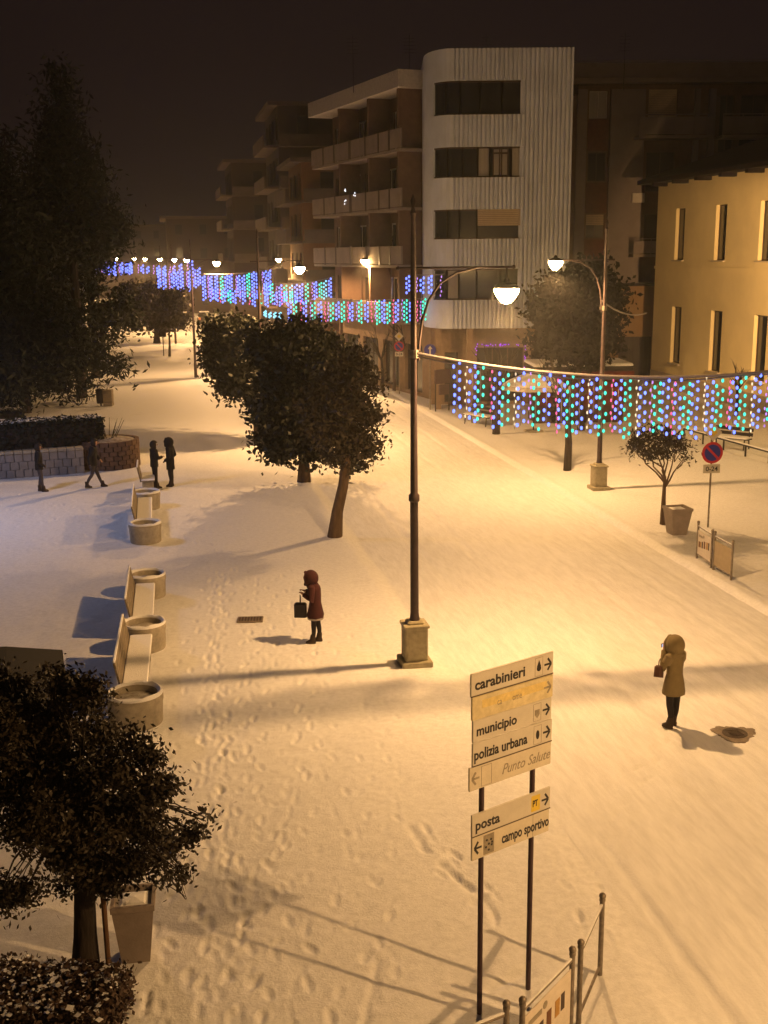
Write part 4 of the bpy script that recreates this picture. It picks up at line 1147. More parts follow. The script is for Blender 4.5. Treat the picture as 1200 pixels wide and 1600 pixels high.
# ================================================================== DIRECTION SIGNS
SA, SB = G(749, 1584), G(825, 1546)
sd = (SB - SA); T = frame(SA, sd)
POSTL = sd.length
st = thing('direction_sign', 'double-post direction sign with seven pale panels', 'sign', SA, math.atan2(sd.y, sd.x))
PURP = mat('post_paint', (0.075, 0.045, 0.05), 0.5, 0.2, var=0.3)
ztop = hit(800, 1040, T)[1]
for x in (0, POSTL):
    m = MB(); m.tube([(x, 0, -0.1), (x, 0, ztop - 0.1)], 0.03, 10); m.build('post', PURP, st, smooth=True)
LEFT = [1052, 1089, 1127, 1162, 1199, 1236]; RIGHT = [1018, 1054, 1088, 1122, 1158, 1194]
LEFT2 = [1274, 1309, 1345]; RIGHT2 = [1228, 1263, 1299]
FR = frame(SA + Vector(((T.to_3x3() @ Vector((0, -1, 0))) * 0.045)), sd)
def panel_rect(l0, l1, r0, r1, xl, xr):
    a = hit(xl, l0, FR); b = hit(xr, r0, FR); c = hit(xr, r1, FR); d = hit(xl, l1, FR)
    return ((a[0] + d[0]) / 2, (b[0] + c[0]) / 2, (c[1] + d[1]) / 2, (a[1] + b[1]) / 2)
YEL = mat('sign_yellow', (0.70, 0.52, 0.06), 0.5, var=0.15); STAIN = mat('sign_stained', (0.66, 0.58, 0.36), 0.55, var=0.3, scale=8)
IVORY = mat('sign_ivory', (0.62, 0.57, 0.46), 0.5, var=0.15, scale=6)
def arrow(mb, cx, cz, w, h, right, th):
    s = 1 if right else -1; y = -0.006
    def q(a, b, wd):
        mb.bar((a[0], y, a[1]), (b[0], y, b[1]), 0.002, wd, up=(0, 0, 1)) if abs(a[1] - b[1]) < 1e-6 else mb.bar((a[0], y, a[1]), (b[0], y, b[1]), wd, 0.002, up=(0, 1, 0))
    q((cx - s * w / 2, cz), (cx + s * w * 0.42, cz), th)
    q((cx + s * w * 0.02, cz + h / 2), (cx + s * w / 2, cz - th * 0.2), th); q((cx + s * w * 0.02, cz - h / 2), (cx + s * w / 2, cz + th * 0.2), th)
words = [('carabinieri', 'R', BLACKINK, WHITESIGN), ('ca       ome', 'R', FADEDINK, STAIN), ('municipio', 'R', BLACKINK, WHITESIGN), ('polizia urbana', 'R', BLACKINK, WHITESIGN), ('Punto Salute', 'L', FADEDINK, IVORY), ('posta', 'R', BLACKINK, WHITESIGN), ('campo sportivo', 'L', BLACKINK, IVORY)]
XL7 = [735, 736, 737, 737, 734, 736, 736]; XR7 = [864, 863, 861, 861, 860, 859, 857]
rl = list(zip(LEFT[:-1], LEFT[1:], RIGHT[:-1], RIGHT[1:])) + list(zip(LEFT2[:-1], LEFT2[1:], RIGHT2[:-1], RIGHT2[1:]))
avg = []
for i, (rr, (txt, side, ink, pm)) in enumerate(zip(rl, words)):
    x0, x1, z0, z1 = panel_rect(*rr, XL7[i], XR7[i])
    x0 += [0, 0.004, 0.008, 0.006, -0.012, 0, 0.004][i]
    w, h = x1 - x0, z1 - z0 - 0.005
    zc = (z0 + z1) / 2; yy = -0.045 - (0.003 if i % 2 else 0)
    m = MB(); m.bbox((0, 0, 0), (w, h, 0.02), 0.006); 
    P = m.build('sign_panel', pm, st)
    ed = MB(); ed.box((0, -h / 2 + 0.007, 0.0105), (w, 0.014, 0.003)); ed.build('edge_shade', mat('sign_edge_shade', (0.10, 0.075, 0.05), 0.6), P) if i in (0, 3, 5) else None  # dark strip painted as the shaded lower edge and shadow gap between panels
    P.rotation_euler = (PI / 2, 0, random.uniform(-0.006, 0.006)); P.location = ((x0 + x1) / 2, yy, zc)
    # children in panel space: x right, y up, z toward the viewer
    def put(mb, name, mt):
        mb.build(name, mt, P)
    F = lambda x, y: Matrix.Translation((x, y, 0.0115))
    a = MB(); th = h * 0.09; cx = (w / 2 - 0.085) if side == 'R' else (-w / 2 + 0.085); s = 1 if side == 'R' else -1
    aw, ah = 0.10, h * 0.52
    def strip(p, q, wd):
        d = Vector((q[0] - p[0], q[1] - p[1], 0)); l = d.length; an = math.atan2(d.y, d.x)
        a.box(((p[0] + q[0]) / 2, (p[1] + q[1]) / 2, 0.011), (l, wd, 0.003), rz=an)
    strip((cx - s * aw / 2, 0), (cx + s * aw * 0.46, 0), th); strip((cx, ah / 2), (cx + s * aw * 0.5, 0), th * 1.05); strip((cx, -ah / 2), (cx + s * aw * 0.5, 0), th * 1.05)
    put(a, 'arrow', ink)
    wid = {0: 0.60, 1: 0.30, 2: 0.50, 3: 0.66, 4: 0.60, 5: 0.30, 6: 0.62}[i] * w
    tx = -w / 2 + (0.05 if i not in (1, 4, 6) else {1: 0.30, 4: 0.39, 6: 0.375}[i] * w)
    ty = -h * 0.22 if i not in (1,) else -h * 0.12
    if i == 3: tx = -w / 2 + 0.02
    instant_text(txt, h * (0.62 if i != 1 else 0.42), ink, P, F(tx, ty), shear=0.35 if i == 4 else 0, bold=0.004 if ink is BLACKINK else 0.0, width=wid)
    ic = MB(); ix = (w / 2 - 0.215) if side == 'R' else (-w / 2 + 0.235)
    if i == 0:      # flaming grenade emblem
        ic.lathe([(0.032, 0), (0.032, 0.003)], 10, (ix, -0.02, 0.0105)); ic.prism([(ix - 0.03, 0.0), (ix, 0.075), (ix + 0.03, 0.0)], 0.0105, 0.0135); put(ic, 'emblem', BLACKINK)
    if i in (0, 2, 3, 4):
        fr = MB(); hw, hh, k = (0.055, h * 0.40, 0.004) if i != 4 else (0.07, h * 0.42, 0.004)
        fr.box((ix - hw, 0, 0.011), (k, hh * 2, 0.002)); fr.box((ix + hw, 0, 0.011), (k, hh * 2, 0.002)); fr.box((ix, hh, 0.0112), (hw * 2, k, 0.002)); fr.box((ix, -hh, 0.0112), (hw * 2, k, 0.002)); put(fr, 'icon_frame', FADEDINK)
    if i == 2:
        ic.prism([(ix - 0.035, 0.03), (ix - 0.035, -0.03), (ix, -0.07), (ix + 0.035, -0.03), (ix + 0.035, 0.03)], 0.0105, 0.0125); ic.prism([(ix - 0.008, -0.03), (ix, -0.005), (ix + 0.008, -0.03)], 0.0125, 0.0135); put(ic, 'shield', FADEDINK)
    if i == 3: ic.lathe([(0.024, 0), (0.024, 0.003)], 12, (ix, 0, 0.0105), sy=2.2); put(ic, 'emblem', BLACKINK)
    if i == 5:
        ic.box((ix - 0.01, 0, 0.011), (0.13, h * 0.72, 0.002)); put(ic, 'postal_badge', YEL); instant_text('PT', h * 0.4, BLACKINK, P, F(ix - 0.055, -h * 0.13) @ Matrix.Translation((0, 0, 0.0018)), bold=0.003, width=0.075)
    if i == 6:
        ic.box((ix, 0, 0.011), (0.15, h * 0.84, 0.002)); put(ic, 'sport_badge', FADEDINK)
        d5 = MB()
        for dx, dy in ((-0.03, 0.05), (0.03, 0.045), (0.0, 0.0), (-0.04, -0.03), (0.04, -0.02), (0.0, -0.07), (0.045, 0.01)): d5.lathe([(0.014, 0), (0.014, 0.003)], 7, (ix + dx, dy, 0.0122))
        put(d5, 'ball_marks', BLACKINK)
        sm = MB(); sm.box((w * 0.28, 0, 0.0108), (0.004, h, 0.0016)); put(sm, 'seam', FADEDINK)
    if i == 1:
        sm = MB(); sm.box((0.02, h * 0.12, 0.0108), (w * 0.8, h * 0.35, 0.0012)); put(sm, 'yellow_tape', YELT := mat('faded_tape', (0.72, 0.58, 0.24), 0.6, var=0.3, scale=12))

# ================================================================== BARRIERS WITH POSTERS
POSTER = mat('poster_paper', (0.66, 0.60, 0.52), 0.6, var=0.15, scale=7)
def barrier(A, B, label, poster=None, h=1.0):
    A = Vector(A); B = Vector(B); d = B - A; L = d.length
    t = thing('street_barrier', label, 'barrier', A, math.atan2(d.y, d.x), 'tubular street barriers')
    for x in (0.02, L - 0.02):
        m = MB(); m.lathe([(0.03, -0.05), (0.03, h - 0.04), (0.036, h - 0.035), (0.036, h - 0.01), (0.03, h)], 10, (x, 0, 0)); m.build('post', STEEL, t, smooth=True)
        m = MB(); m.ball((x, 0, h + 0.028), 0.042, 10); m.build('ball_cap', STEEL, t, smooth=True)
    for z in (0.13, h - 0.09):
        m = MB(); m.tube([(0.05, 0, z), (L - 0.05, 0, z)], 0.018, 8); m.build('rail', STEEL, t, smooth=True)
    m = MB(); m.bbox((L / 2, 0, h - 0.062), (L - 0.1, 0.03, 0.016), 0.005); m.build('snow_line', SNOW, t)
    if poster:
        m = MB(); m.box((L / 2, 0, h * 0.48), (L - 0.1, 0.012, h * 0.66)); pnl = m.build('poster_board', POSTER if poster != 'tan' else mat('tan_board', (0.42, 0.34, 0.22), 0.6, var=0.2), t)
        if poster == 'print':
            blk = [mat('print_brown', (0.16, 0.07, 0.03), 0.6), mat('print_ochre', (0.42, 0.24, 0.06), 0.6), mat('print_dark', (0.07, 0.05, 0.04), 0.6)]
            for k, (fx, w, zz, hh) in enumerate(((0.13, 0.10, 0.44, 0.16), (0.24, 0.07, 0.45, 0.15), (0.36, 0.08, 0.47, 0.18), (0.52, 0.10, 0.5, 0.2), (0.70, 0.10, 0.52, 0.2), (0.82, 0.08, 0.53, 0.2))):
                m = MB(); m.box((0.05 + fx * (L - 0.1), -0.008, zz), (w, 0.003, hh)); m.build('picture', blk[k % 3], pnl)
            m = MB(); m.lathe([(0.045, 0), (0.045, 0.003)], 14, (0, 0, 0)); o = m.build('emblem', FADEDINK, pnl); o.location = (L * 0.44, -0.006, 0.71); o.rotation_euler = (PI / 2, 0, 0)
            m = MB(); m.box((L * 0.25, -0.008, 0.68), (L * 0.25, 0.003, 0.06)); m.build('printed_line', FADEDINK, pnl)
    return t
bz = lambda px, py, z=1.0: Vector((*G(px, py, z)[:2], 0))
q0, q1, q1b, q2, q2b, q3 = bz(660, 1624), bz(794, 1571), bz(815, 1568), bz(896, 1486), bz(907, 1478), bz(942, 1402)
barrier(q0, q1, 'barrier with a printed poster running out of the picture bottom', 'print')
barrier(q1b, q2, 'barrier carrying a picture poster below the direction sign', 'print')
barrier(q2b, q3, 'open barrier without a board ending the front row')
q = [bz(1091, 817), bz(1114, 831), bz(1117, 833), bz(1146, 848)]
barrier(q[0], q[1], 'barrier with a pale poster beside the grey flared pot', 'print')
barrier(q[2], q[3], 'barrier with a plain tan board on the right-hand pavement', 'tan')
instant_text('JUS', 0.12, BLACKINK, bpy.data.objects['street_barrier'], Matrix.Translation(((q1 - q0).length - 0.30, -0.012, 0.63)) @ Matrix.Rotation(PI / 2, 4, 'X'), width=0.2)

# ================================================================== ROAD SIGNS
RED = mat('sign_red', (0.50, 0.03, 0.045), 0.45, var=0.15); BLUE = mat('sign_blue', (0.03, 0.035, 0.30), 0.45, var=0.15)
def disc(mb, r, y0, y1, cx, cz, n=28):
    mb.lathe([(r, y0), (r, y1)], n, (cx, 0, 0))
def no_parking(base, rz, zc, r, label, plate=True, diamond=True, text='0-24'):
    t = thing('no_parking_sign', label, 'road sign', base, rz)
    m = MB(); m.tube([(0, 0, -0.05), (0, 0, zc + r + (0.5 if diamond else 0))], 0.03, 8); m.build('post', STEEL, t, smooth=True)
    X = Matrix.Translation((0, -0.05, zc)) @ Matrix.Rotation(PI / 2, 4, 'X')
    m = MB(X); m.lathe([(r, -0.01), (r, 0.0)], 32); f = m.build('face', RED, t)
    m = MB(X); m.lathe([(r * 0.76, 0.0), (r * 0.76, 0.004)], 32); m.build('blue_field', BLUE, f)
    m = MB(X); m.box((0, 0, 0.006), (r * 1.55, r * 0.22, 0.004), rz=-PI / 4); m.build('slash', RED, f)
    if plate:
        m = MB(X); m.bbox((0, -r - 0.16, 0), (r * 1.62, 0.27, 0.012), 0.004); pl = m.build('plate', WHITESIGN, t)
        instant_text(text, 0.2, BLACKINK, pl, X @ Matrix.Translation((-0.19, -r - 0.23, 0.008)), width=0.38, bold=0.003)
    if diamond:
        m = MB(X); k = 0.27; m.prism([(-k, r + k + 0.02), (0, r + 0.02), (k, r + k + 0.02), (0, r + 2 * k + 0.02)], -0.005, 0.005); dm = m.build('diamond', WHITESIGN, t)
        m = MB(X); k2 = 0.13; c = r + k + 0.02; m.prism([(-k2, c), (0, c - k2), (k2, c), (0, c + k2)], 0.005, 0.009); m.build('yellow_field', YEL, dm)
    return t
b = G(1106, 824); no_parking(b, 0.12, AT(1112, 707, b.y).z, 0.33, 'red and blue no-parking sign with hours plate and yellow diamond')
b = G(624, 616); no_parking(b, 0.0, AT(622, 541, b.y).z, 0.30, 'small no-parking sign left of the front lamp post')
b = G(676, 640); t = thing('direction_disc', 'blue round sign with white arrow at the street corner', 'road sign', b)
zc = AT(672, 547, b.y).z; X = Matrix.Translation((-0.14, -0.05, zc)) @ Matrix.Rotation(PI / 2, 4, 'X')
m = MB(); m.tube([(-0.14, 0, -0.05), (-0.14, 0, zc + 0.3)], 0.035, 8); m.build('post', STEEL, t)
m = MB(X); m.lathe([(0.32, -0.01), (0.32, 0.0)], 28); f = m.build('face', BLUE, t)
m = MB(X); m.box((0, -0.06, 0.003), (0.08, 0.3, 0.004)); m.prism([(-0.13, 0.06), (0.13, 0.06), (0, 0.22)], 0.001, 0.005); m.build('white_arrow', WHITESIGN, f)
b = G(691, 642); t = thing('notice_board', 'dark notice board on two thin legs at the kerb', 'notice board', b, 0.5)
for x in (-0.42, 0.42):
    m = MB(); m.tube([(x, 0, -0.05), (x, 0, 2.2)], 0.035, 7); m.build('leg', DARKMETAL, t)
m = MB(); m.bbox((0, 0, 1.85), (0.95, 0.10, 0.75), 0.02); m.build('board', mat('board_dark', (0.10, 0.07, 0.08), 0.6), t)
m = MB(); m.bbox((0.1, 0, 1.15), (0.62, 0.10, 0.55), 0.02); m.build('lower_board', MATS['board_dark'], t)

# ================================================================== RIGHT PAVEMENT FURNITURE
def iron_bench(base, rz, label):
    t = thing('iron_bench', label, 'bench', base, rz, 'dark benches on the right pavement')
    for x in (-0.75, 0.75):
        m = MB(); m.tube([(x, -0.25, 0), (x, -0.2, 0.42), (x, 0.22, 0.42), (x, 0.30, 0.9)], 0.03, 6); m.tube([(x, 0.25, 0), (x, 0.2, 0.42)], 0.03, 6); m.build('leg', DARKMETAL, t)
    for k in range(3):
        m = MB(); m.bbox((0, -0.18 + k * 0.16, 0.45), (1.8, 0.13, 0.035), 0.008); m.build('seat_plank', DARKMETAL, t)
    for k in range(2):
        m = MB(); m.box((0, 0.245 + k * 0.05, 0.62 + k * 0.2), (1.8, 0.03, 0.14)); m.build('back_plank', DARKMETAL, t)
    m = MB(); m.bbox((0, -0.03, 0.5), (1.75, 0.46, 0.06), 0.02); m.build('snow_cap', SNOW, t)
    return t
iron_bench(G(748, 664), -0.9, 'dark bench by the kerb below the light curtain start')
iron_bench(G(1140, 700), -0.75, 'snow-covered bench behind the no-parking sign')
A_, B_ = G(1068, 685), G(1240, 735)
dr = B_ - A_; t = thing('low_rail', 'low snow-topped rail along the right-hand lawn', 'railing', A_, math.atan2(dr.y, dr.x))
n = 5
for k in range(n + 1):
    m = MB(); m.tube([(dr.length * k / n, 0, -0.05), (dr.length * k / n, 0, 0.42)], 0.04, 7); m.build('post', DARKMETAL, t)
m = MB(); m.tube([(0, 0, 0.45), (dr.length, 0, 0.45)], 0.045, 8); m.build('bar', DARKMETAL, t)
m = MB(); m.bbox((dr.length / 2, 0, 0.505), (dr.length, 0.09, 0.04), 0.015); m.build('snow_line', SNOW, t)
# kiosk with scalloped awning and the parasol beside it
kb = G(915, 652); kb = Vector((AT(905, 600, 57).x, 57, 0))
t = thing('kiosk', 'dark kiosk with snowy flat roof and red scalloped awning', 'kiosk', kb, 0.05)
KR_ = mat('kiosk_red', (0.16, 0.035, 0.03), 0.8, var=0.3)
m = MB(); m.box((0, 0.8, 1.3), (4.4, 2.0, 2.7)); m.build('cabin', mat('kiosk_dark', (0.09, 0.05, 0.045), 0.8, var=0.3), t)
m = MB(); m.bbox((0, 0.5, 2.76), (4.9, 3.0, 0.2), 0.03); m.build('roof', DARKMETAL, t)
m = MB(); m.bbox((0, 0.5, 2.92), (4.85, 2.95, 0.14), 0.05); m.build('snow_cap', SNOW, t)
for k in range(14):
    x = -2.3 + k * 0.34; m = MB(); m.prism([(x, 2.62), (x + 0.33, 2.62), (x + 0.33, 2.3), (x + 0.165, 2.16), (x, 2.3)], 1.05, 1.07)
    for i, v in enumerate(m.v): m.v[i] = (v[0], -v[2], v[1])
    m.build('awning_flap', KR_, t)
for x in (-1.4, 0.2, 1.6):
    m = MB(); m.box((x, -0.22, 1.45), (1.2, 0.05, 1.2)); m.build('shutter_panel', KR_, t)
pb = Vector((AT(835, 600, 54).x, 54, 0)); t = thing('cafe_parasol', 'pale snow-laden parasol standing before the kiosk', 'parasol', pb, 0.4)
m = MB(); m.tube([(0, 0, 0), (0, 0, 2.9)], 0.04, 8); m.build('pole', DARKMETAL, t)
m = MB(); m.lathe([(1.7, 2.05), (1.7, 2.2), (0.9, 2.55), (0.05, 2.85)], 8); m.build('canopy', mat('parasol_cloth', (0.55, 0.5, 0.45), 0.8, var=0.15), t)
m = MB(); m.lathe([(1.66, 2.215), (0.88, 2.585), (0.05, 2.9)], 8, caps=False); m.build('snow_cap', SNOW, t)
m = MB(); m.box((0, 0, 0.05), (0.7, 0.7, 0.1)); m.build('foot', CONC, t)
# wire tie from the second lamp to the yellow building
w0 = AT(940, 470, 40.8); w1 = AT(1010, 489, 52)
m = MB(); m.tube([tuple(Vector((0, 0, 0)).lerp(w1 - w0, i / 8) - Vector((0, 0, 0.25 * 4 * (i / 8) * (1 - i / 8)))) for i in range(9)], 0.03, 6)
o = m.build('stay_cable', CABLE, smooth=True); o.location = w0; tag(o, 'pale stay cable running from the second lamp post to the wall', 'cable')

# ================================================================== LEFT PARK FURNITURE
b = G(158, 634); t = thing('litter_bin', 'dark litter bin on a post beside the park path', 'litter bin', b)
m = MB(); m.lathe([(0.24, 0.15), (0.27, 0.85), (0.29, 0.9), (0.22, 0.95), (0.02, 0.98)], 12); m.build('bin_body', DARKMETAL, t, smooth=True)
m = MB(); m.tube([(0, 0, -0.02), (0, 0, 0.2)], 0.05, 6); m.build('foot', DARKMETAL, t)
b = G(170, 634); t = thing('wooden_box', 'brown wooden box standing beside the litter bin', 'box', b)
for k in range(4):
    m = MB(); m.box((0, 0, 0.12 + k * 0.23), (0.5, 0.5, 0.21)); m.build('plank', WOOD, t)
b = G(75, 626); t = thing('marker_post', 'short pale marker post among the park trees', 'post', b)
m = MB(); m.lathe([(0.06, -0.02), (0.06, 0.9), (0.04, 1.0), (0.01, 1.02)], 8); m.build('shaft', WHITESIGN, t)
b = G(256, 556); t = thing('post_box_sign', 'thin post carrying a small dark box beside the slim park tree', 'post', b)
m = MB(); m.tube([(0, 0, -0.02), (0, 0, 2.6)], 0.04, 6); m.build('post', DARKMETAL, t)
m = MB(); m.bbox((0, 0, 1.9), (0.55, 0.3, 0.6), 0.03); m.build('box_body', DARKMETAL, t)
# car far down the street
b = G(320, 506, ROADZ); t = thing('parked_car', 'far dark car showing a lit red tail light above the crowns', 'car', b, STREET_A)
CARP = mat('car_paint', (0.05, 0.045, 0.05), 0.3, 0.2, var=0.2)
m = MB(); m.bbox((0, 0, 0.62), (1.72, 4.1, 0.62), 0.12); m.build('body', CARP, t)
m = MB(); m.lathe([(1.02, 0), (0.78, 0.5), (0.7, 0.54)], 4, (0, 0.1, 0.93), sy=1.75, sx=1.12, rz=PI / 4); m.build('cabin', GLASS, t)
m = MB(); m.bbox((0, 0.1, 1.5), (1.2, 1.9, 0.08), 0.03); m.build('snowy_roof', SNOW, t)
for x in (-0.8, 0.8):
    for y in (-1.3, 1.3):
        m = MB(Matrix.Translation((x, y, 0.32)) @ Matrix.Rotation(PI / 2, 4, 'Y')); m.lathe([(0.32, -0.1), (0.32, 0.1)], 14); m.build('wheel', DARKMETAL, t)
for x, mm in ((0.68, glow('tail_red', (1.0, 0.03, 0.02), 5.0)), (-0.68, glow('tail_orange', (1.0, 0.25, 0.05), 1.0))):
    m = MB(); m.bbox((x, -2.06, 0.75), (0.28, 0.06, 0.32), 0.02); m.build('tail_light', mm, t)

# ================================================================== COVERS IN THE GROUND
def cover(base, rz, label, kind):
    t = thing('manhole_cover' if kind == 'round' else 'drain_grate', label, 'manhole cover' if kind == 'round' else 'drain grate', base, rz)
    IRON = mat('wet_iron', (0.10, 0.075, 0.06), 0.45, 0.3, var=0.5, scale=9, bump=0.4)
    WETS = mat('melting_slush', (0.26, 0.21, 0.17), 0.35, var=0.5, scale=7, bump=0.5)
    if kind == 'round':
        m = MB(); n = 40; m.lathe([(0.37, -0.03), (0.35, 0.006)], n)
        for i, v in enumerate(m.v):
            k = 1 + 0.16 * math.sin(3 * math.atan2(v[1], v[0]) + 1) + random.uniform(-0.16, 0.12); m.v[i] = (v[0] * k, v[1] * k, v[2])
        m.build('slush_ring', WETS, t)
        m = MB(); m.lathe([(0.22, 0.0), (0.22, 0.014), (0.19, 0.014), (0.19, 0.010), (0.02, 0.012)], 28); m.build('lid', IRON, t)
        for k in range(5):
            m = MB(); m.box((0, -0.11 + k * 0.055, 0.017), (0.22, 0.02, 0.008)); m.build('lid_rib', IRON, t)
    else:
        m = MB(); m.bbox((0, 0, 0.005), (0.60, 0.40, 0.03), 0.01); m.build('frame', WETS, t)
        for k in range(8):
            m = MB(); m.box((-0.24 + k * 0.068, 0, 0.022), (0.036, 0.28, 0.012)); m.build('bar', IRON, t)
    return t
cover(G(1148, 1147, -0.055) + Vector((0, 0, 0.012)), 0.2, 'round manhole cover with melted snow near the woman in beige', 'round')
cover(G(391, 969) + Vector((0, 0, 0.012)), 0.05, 'dark rectangular drain grate left of the woman in dark red', 'grate')
# ================================================================== PEOPLE
SKIN = mat('skin', (0.45, 0.26, 0.18), 0.6, var=0.1)
def skinned(name, V, E, R, mats, pick, parent, sub=2):
    me = bpy.data.meshes.new(name); me.from_pydata(V, E, [])
    o = bpy.data.objects.new(name, me); COL.objects.link(o)
    sk = o.modifiers.new('s', 'SKIN'); sk.use_smooth_shade = True
    ss = o.modifiers.new('d', 'SUBSURF'); ss.levels = sub; ss.render_levels = sub
    lay = me.skin_vertices[0].data if me.skin_vertices else None
    for i, r in enumerate(R):
        lay[i].radius = r if hasattr(r, '__len__') else (r, r); lay[i].use_root = (i == 0)
    bpy.context.view_layer.update()
    m2 = bpy.data.meshes.new_from_object(o.evaluated_get(bpy.context.evaluated_depsgraph_get()))
    bpy.data.objects.remove(o); bpy.data.meshes.remove(me)
    m2.name = name; m2.materials.clear()
    for mm in mats: m2.materials.append(mm)
    for p in m2.polygons: p.material_index = pick(p.center); p.use_smooth = True
    o = bpy.data.objects.new(name, m2); COL.objects.link(o); o.parent = parent
    return o
def person(base, rz, label, H, legs, arms, trousers, coat, coat_rings=None, hood=None, hair=None, shoes=None, lean=0.0, head_turn=(0, 0.02), sleeve_r=0.062):
    """faces local +y. legs: ((knee),(ankle)) left/right; arms: ((elbow),(wrist)) left/right, in units of height"""
    t = thing('person', label, 'person', base, rz, None)
    k = H
    P = {'pelvis': (0, 0, .52), 'spine': (0, .005 + lean * .1, .62), 'chest': (0, lean * .2, .73), 'neckb': (0, lean * .28, .815), 'neck': (0, lean * .3 + .005, .85), 'head': (0 + head_turn[0], lean * .34 + head_turn[1], .905), 'top': (head_turn[0] * 1.2, lean * .36 + head_turn[1] * .7, .965)}
    names = list(P); V = [P[n] for n in names]; R = [(.085, .065), (.075, .058), (.088, .062), (.05, .045), (.032, .032), (.05, .058), (.042, .048)]
    E = [(i, i + 1) for i in range(len(names) - 1)]
    for s, (kn, an) in zip((-1, 1), legs):
        b = len(V); V += [(s * .055, 0, .485), kn, ((kn[0] + an[0]) / 2, (kn[1] + an[1]) / 2 - .008, (kn[2] + an[2]) / 2 + .02), an, (an[0] + s * .008, an[1] + .05, an[2] - .018), (an[0] + s * .012, an[1] + .088, an[2] - .022)]
        R += [.055, .038, .034, .022, .022, .018]; E += [(0, b), (b, b + 1), (b + 1, b + 2), (b + 2, b + 3), (b + 3, b + 4), (b + 4, b + 5)]
    for s, (el, wr) in zip((-1, 1), arms):
        b = len(V); sh = (s * .105, lean * .26, .795)
        V += [sh, el, wr]; R += [.042, .029, .02]; E += [(3, b), (b, b + 1), (b + 1, b + 2)]
        d = Vector(wr) - Vector(el); d.normalize()
        side = d.cross(Vector((0, 0, 1))); side = side.normalized() if side.length > 0.05 else Vector((1, 0, 0)); upv = side.cross(d)
        pm = Vector(wr) + d * .035; b2 = len(V); V.append(tuple(pm)); R.append((.022, .014)); E.append((b + 2, b2))
        for f, (oy, L) in enumerate(((-.016, .035), (-.005, .042), (.006, .04), (.017, .031))):
            r0 = len(V); V += [tuple(pm + side * oy + d * .012), tuple(pm + side * oy + d * (.012 + L * .55) - upv * .004), tuple(pm + side * oy + d * (.010 + L * .85) - upv * .016)]
            R += [.0062, .0056, .0046]; E += [(b2, r0), (r0, r0 + 1), (r0 + 1, r0 + 2)]
        r0 = len(V); V += [tuple(Vector(wr) + d * .014 + side * (-s) * .018), tuple(Vector(wr) + d * .036 + side * (-s) * .032)]; R += [.0075, .0058]; E += [(b2, r0), (r0, r0 + 1)]
    V = [tuple(c * k for c in v) for v in V]; R = [tuple(q * k for q in r) if hasattr(r, '__len__') else r * k for r in R]
    def pick(c):
        z = c.z / k
        if z < .485: return 1
        if z > .845: return 0
        if z < .8 and (abs(c.x) > .12 * k or abs(c.y) > .12 * k):
            for (el, wr) in arms:
                if (c / k - Vector(wr)).length < .075 and (c / k - Vector(el)).length > (Vector(wr) - Vector(el)).length * .96: return 0
        return 2
    skinned('body', V, E, R, [SKIN, trousers, coat], pick, t)
    hc = Vector((P['head'][0] * k, P['head'][1] * k, .918 * k))
    # face: nose, eyes, mouth, ears
    m = MB(); m.ball(tuple(hc + Vector((0, .066 * k, -.006 * k))), .010 * k, 6, 1.5); m.build('nose', SKIN, t, smooth=True)
    for s in (-1, 1):
        m = MB(); m.ball(tuple(hc + Vector((s * .019 * k, .055 * k, .006 * k))), .0075 * k, 6, 0.7); m.build('eye', BLACKINK, t)
        m = MB(); m.ball(tuple(hc + Vector((s * .054 * k, .0, -.004 * k))), .012 * k, 6, 1.5); m.build('ear', SKIN, t)
    m = MB(); m.box(tuple(hc + Vector((0, .058 * k, -.032 * k))), (.026 * k, .008 * k, .006 * k)); m.build('mouth', mat('lips', (0.3, 0.1, 0.08), 0.5), t)
    if coat_rings:
        m = MB(); m.loft([(cx * k, cyy * k, z * k, rx * k, ry * k) for cx, cyy, z, rx, ry in coat_rings], 22)
        for i, v in enumerate(m.v):      # folds
            a = math.atan2(v[1], v[0]); f = max(0, (.60 * k - v[2]) / k) * 0.10
            q = 1 + f * math.sin(a * 7 + v[2] * 5); m.v[i] = (v[0] * q, v[1] * q, v[2])
        m.build('coat', coat, t, smooth=True)
        for s, (el, wr) in zip((-1, 1), arms):
            sh = Vector((s * .098, lean * .26, .80)); el = Vector(el); wr = Vector(wr)
            pts = [sh + Vector((-s * .03, 0, .012)), sh, sh.lerp(el, .5), el, el.lerp(wr, .5), el.lerp(wr, .96)]
            m = MB(); m.tube([p * k for p in pts], [sleeve_r * .7 * k, sleeve_r * .86 * k, sleeve_r * .74 * k, sleeve_r * .66 * k, sleeve_r * .56 * k, sleeve_r * .54 * k], 10); m.build('sleeve', coat, t, smooth=True)
    if hood or hair:
        hm, r = (hood if hood else hair)
        m = MB(); n, mm = 20, 14; vs = []; fs = []
        for i in range(mm + 1):
            th = PI * i / mm
            for j in range(n):
                a = 2 * PI * j / n
                x, y, z = math.sin(th) * math.cos(a), math.sin(th) * math.sin(a), math.cos(th)
                sag = 1.0 if z > -.2 else 1 + .18 * (-.2 - z)
                vs.append((hc.x + x * r * k * .98 * sag, hc.y + y * r * k * 1.06 - .008 * k, hc.z + z * r * k * (1.12 if z > 0 else 1.28)))
        for i in range(mm):
            for j in range(n):
                j2 = (j + 1) % n; th = PI * (i + .5) / mm; a = 2 * PI * (j + .5) / n
                y = math.sin(th) * math.sin(a); z = math.cos(th)
                if y > (.70 if hood else .35) and z < (.66 if hood else .45): continue      # opening for the face
                fs.append((i * n + j, i * n + j2, (i + 1) * n + j2, (i + 1) * n + j))
        m.add(vs, fs); o = m.build('hood' if hood else 'hair', hm, t, smooth=True)
        sol = o.modifiers.new('t', 'SOLIDIFY'); sol.thickness = .012 * k
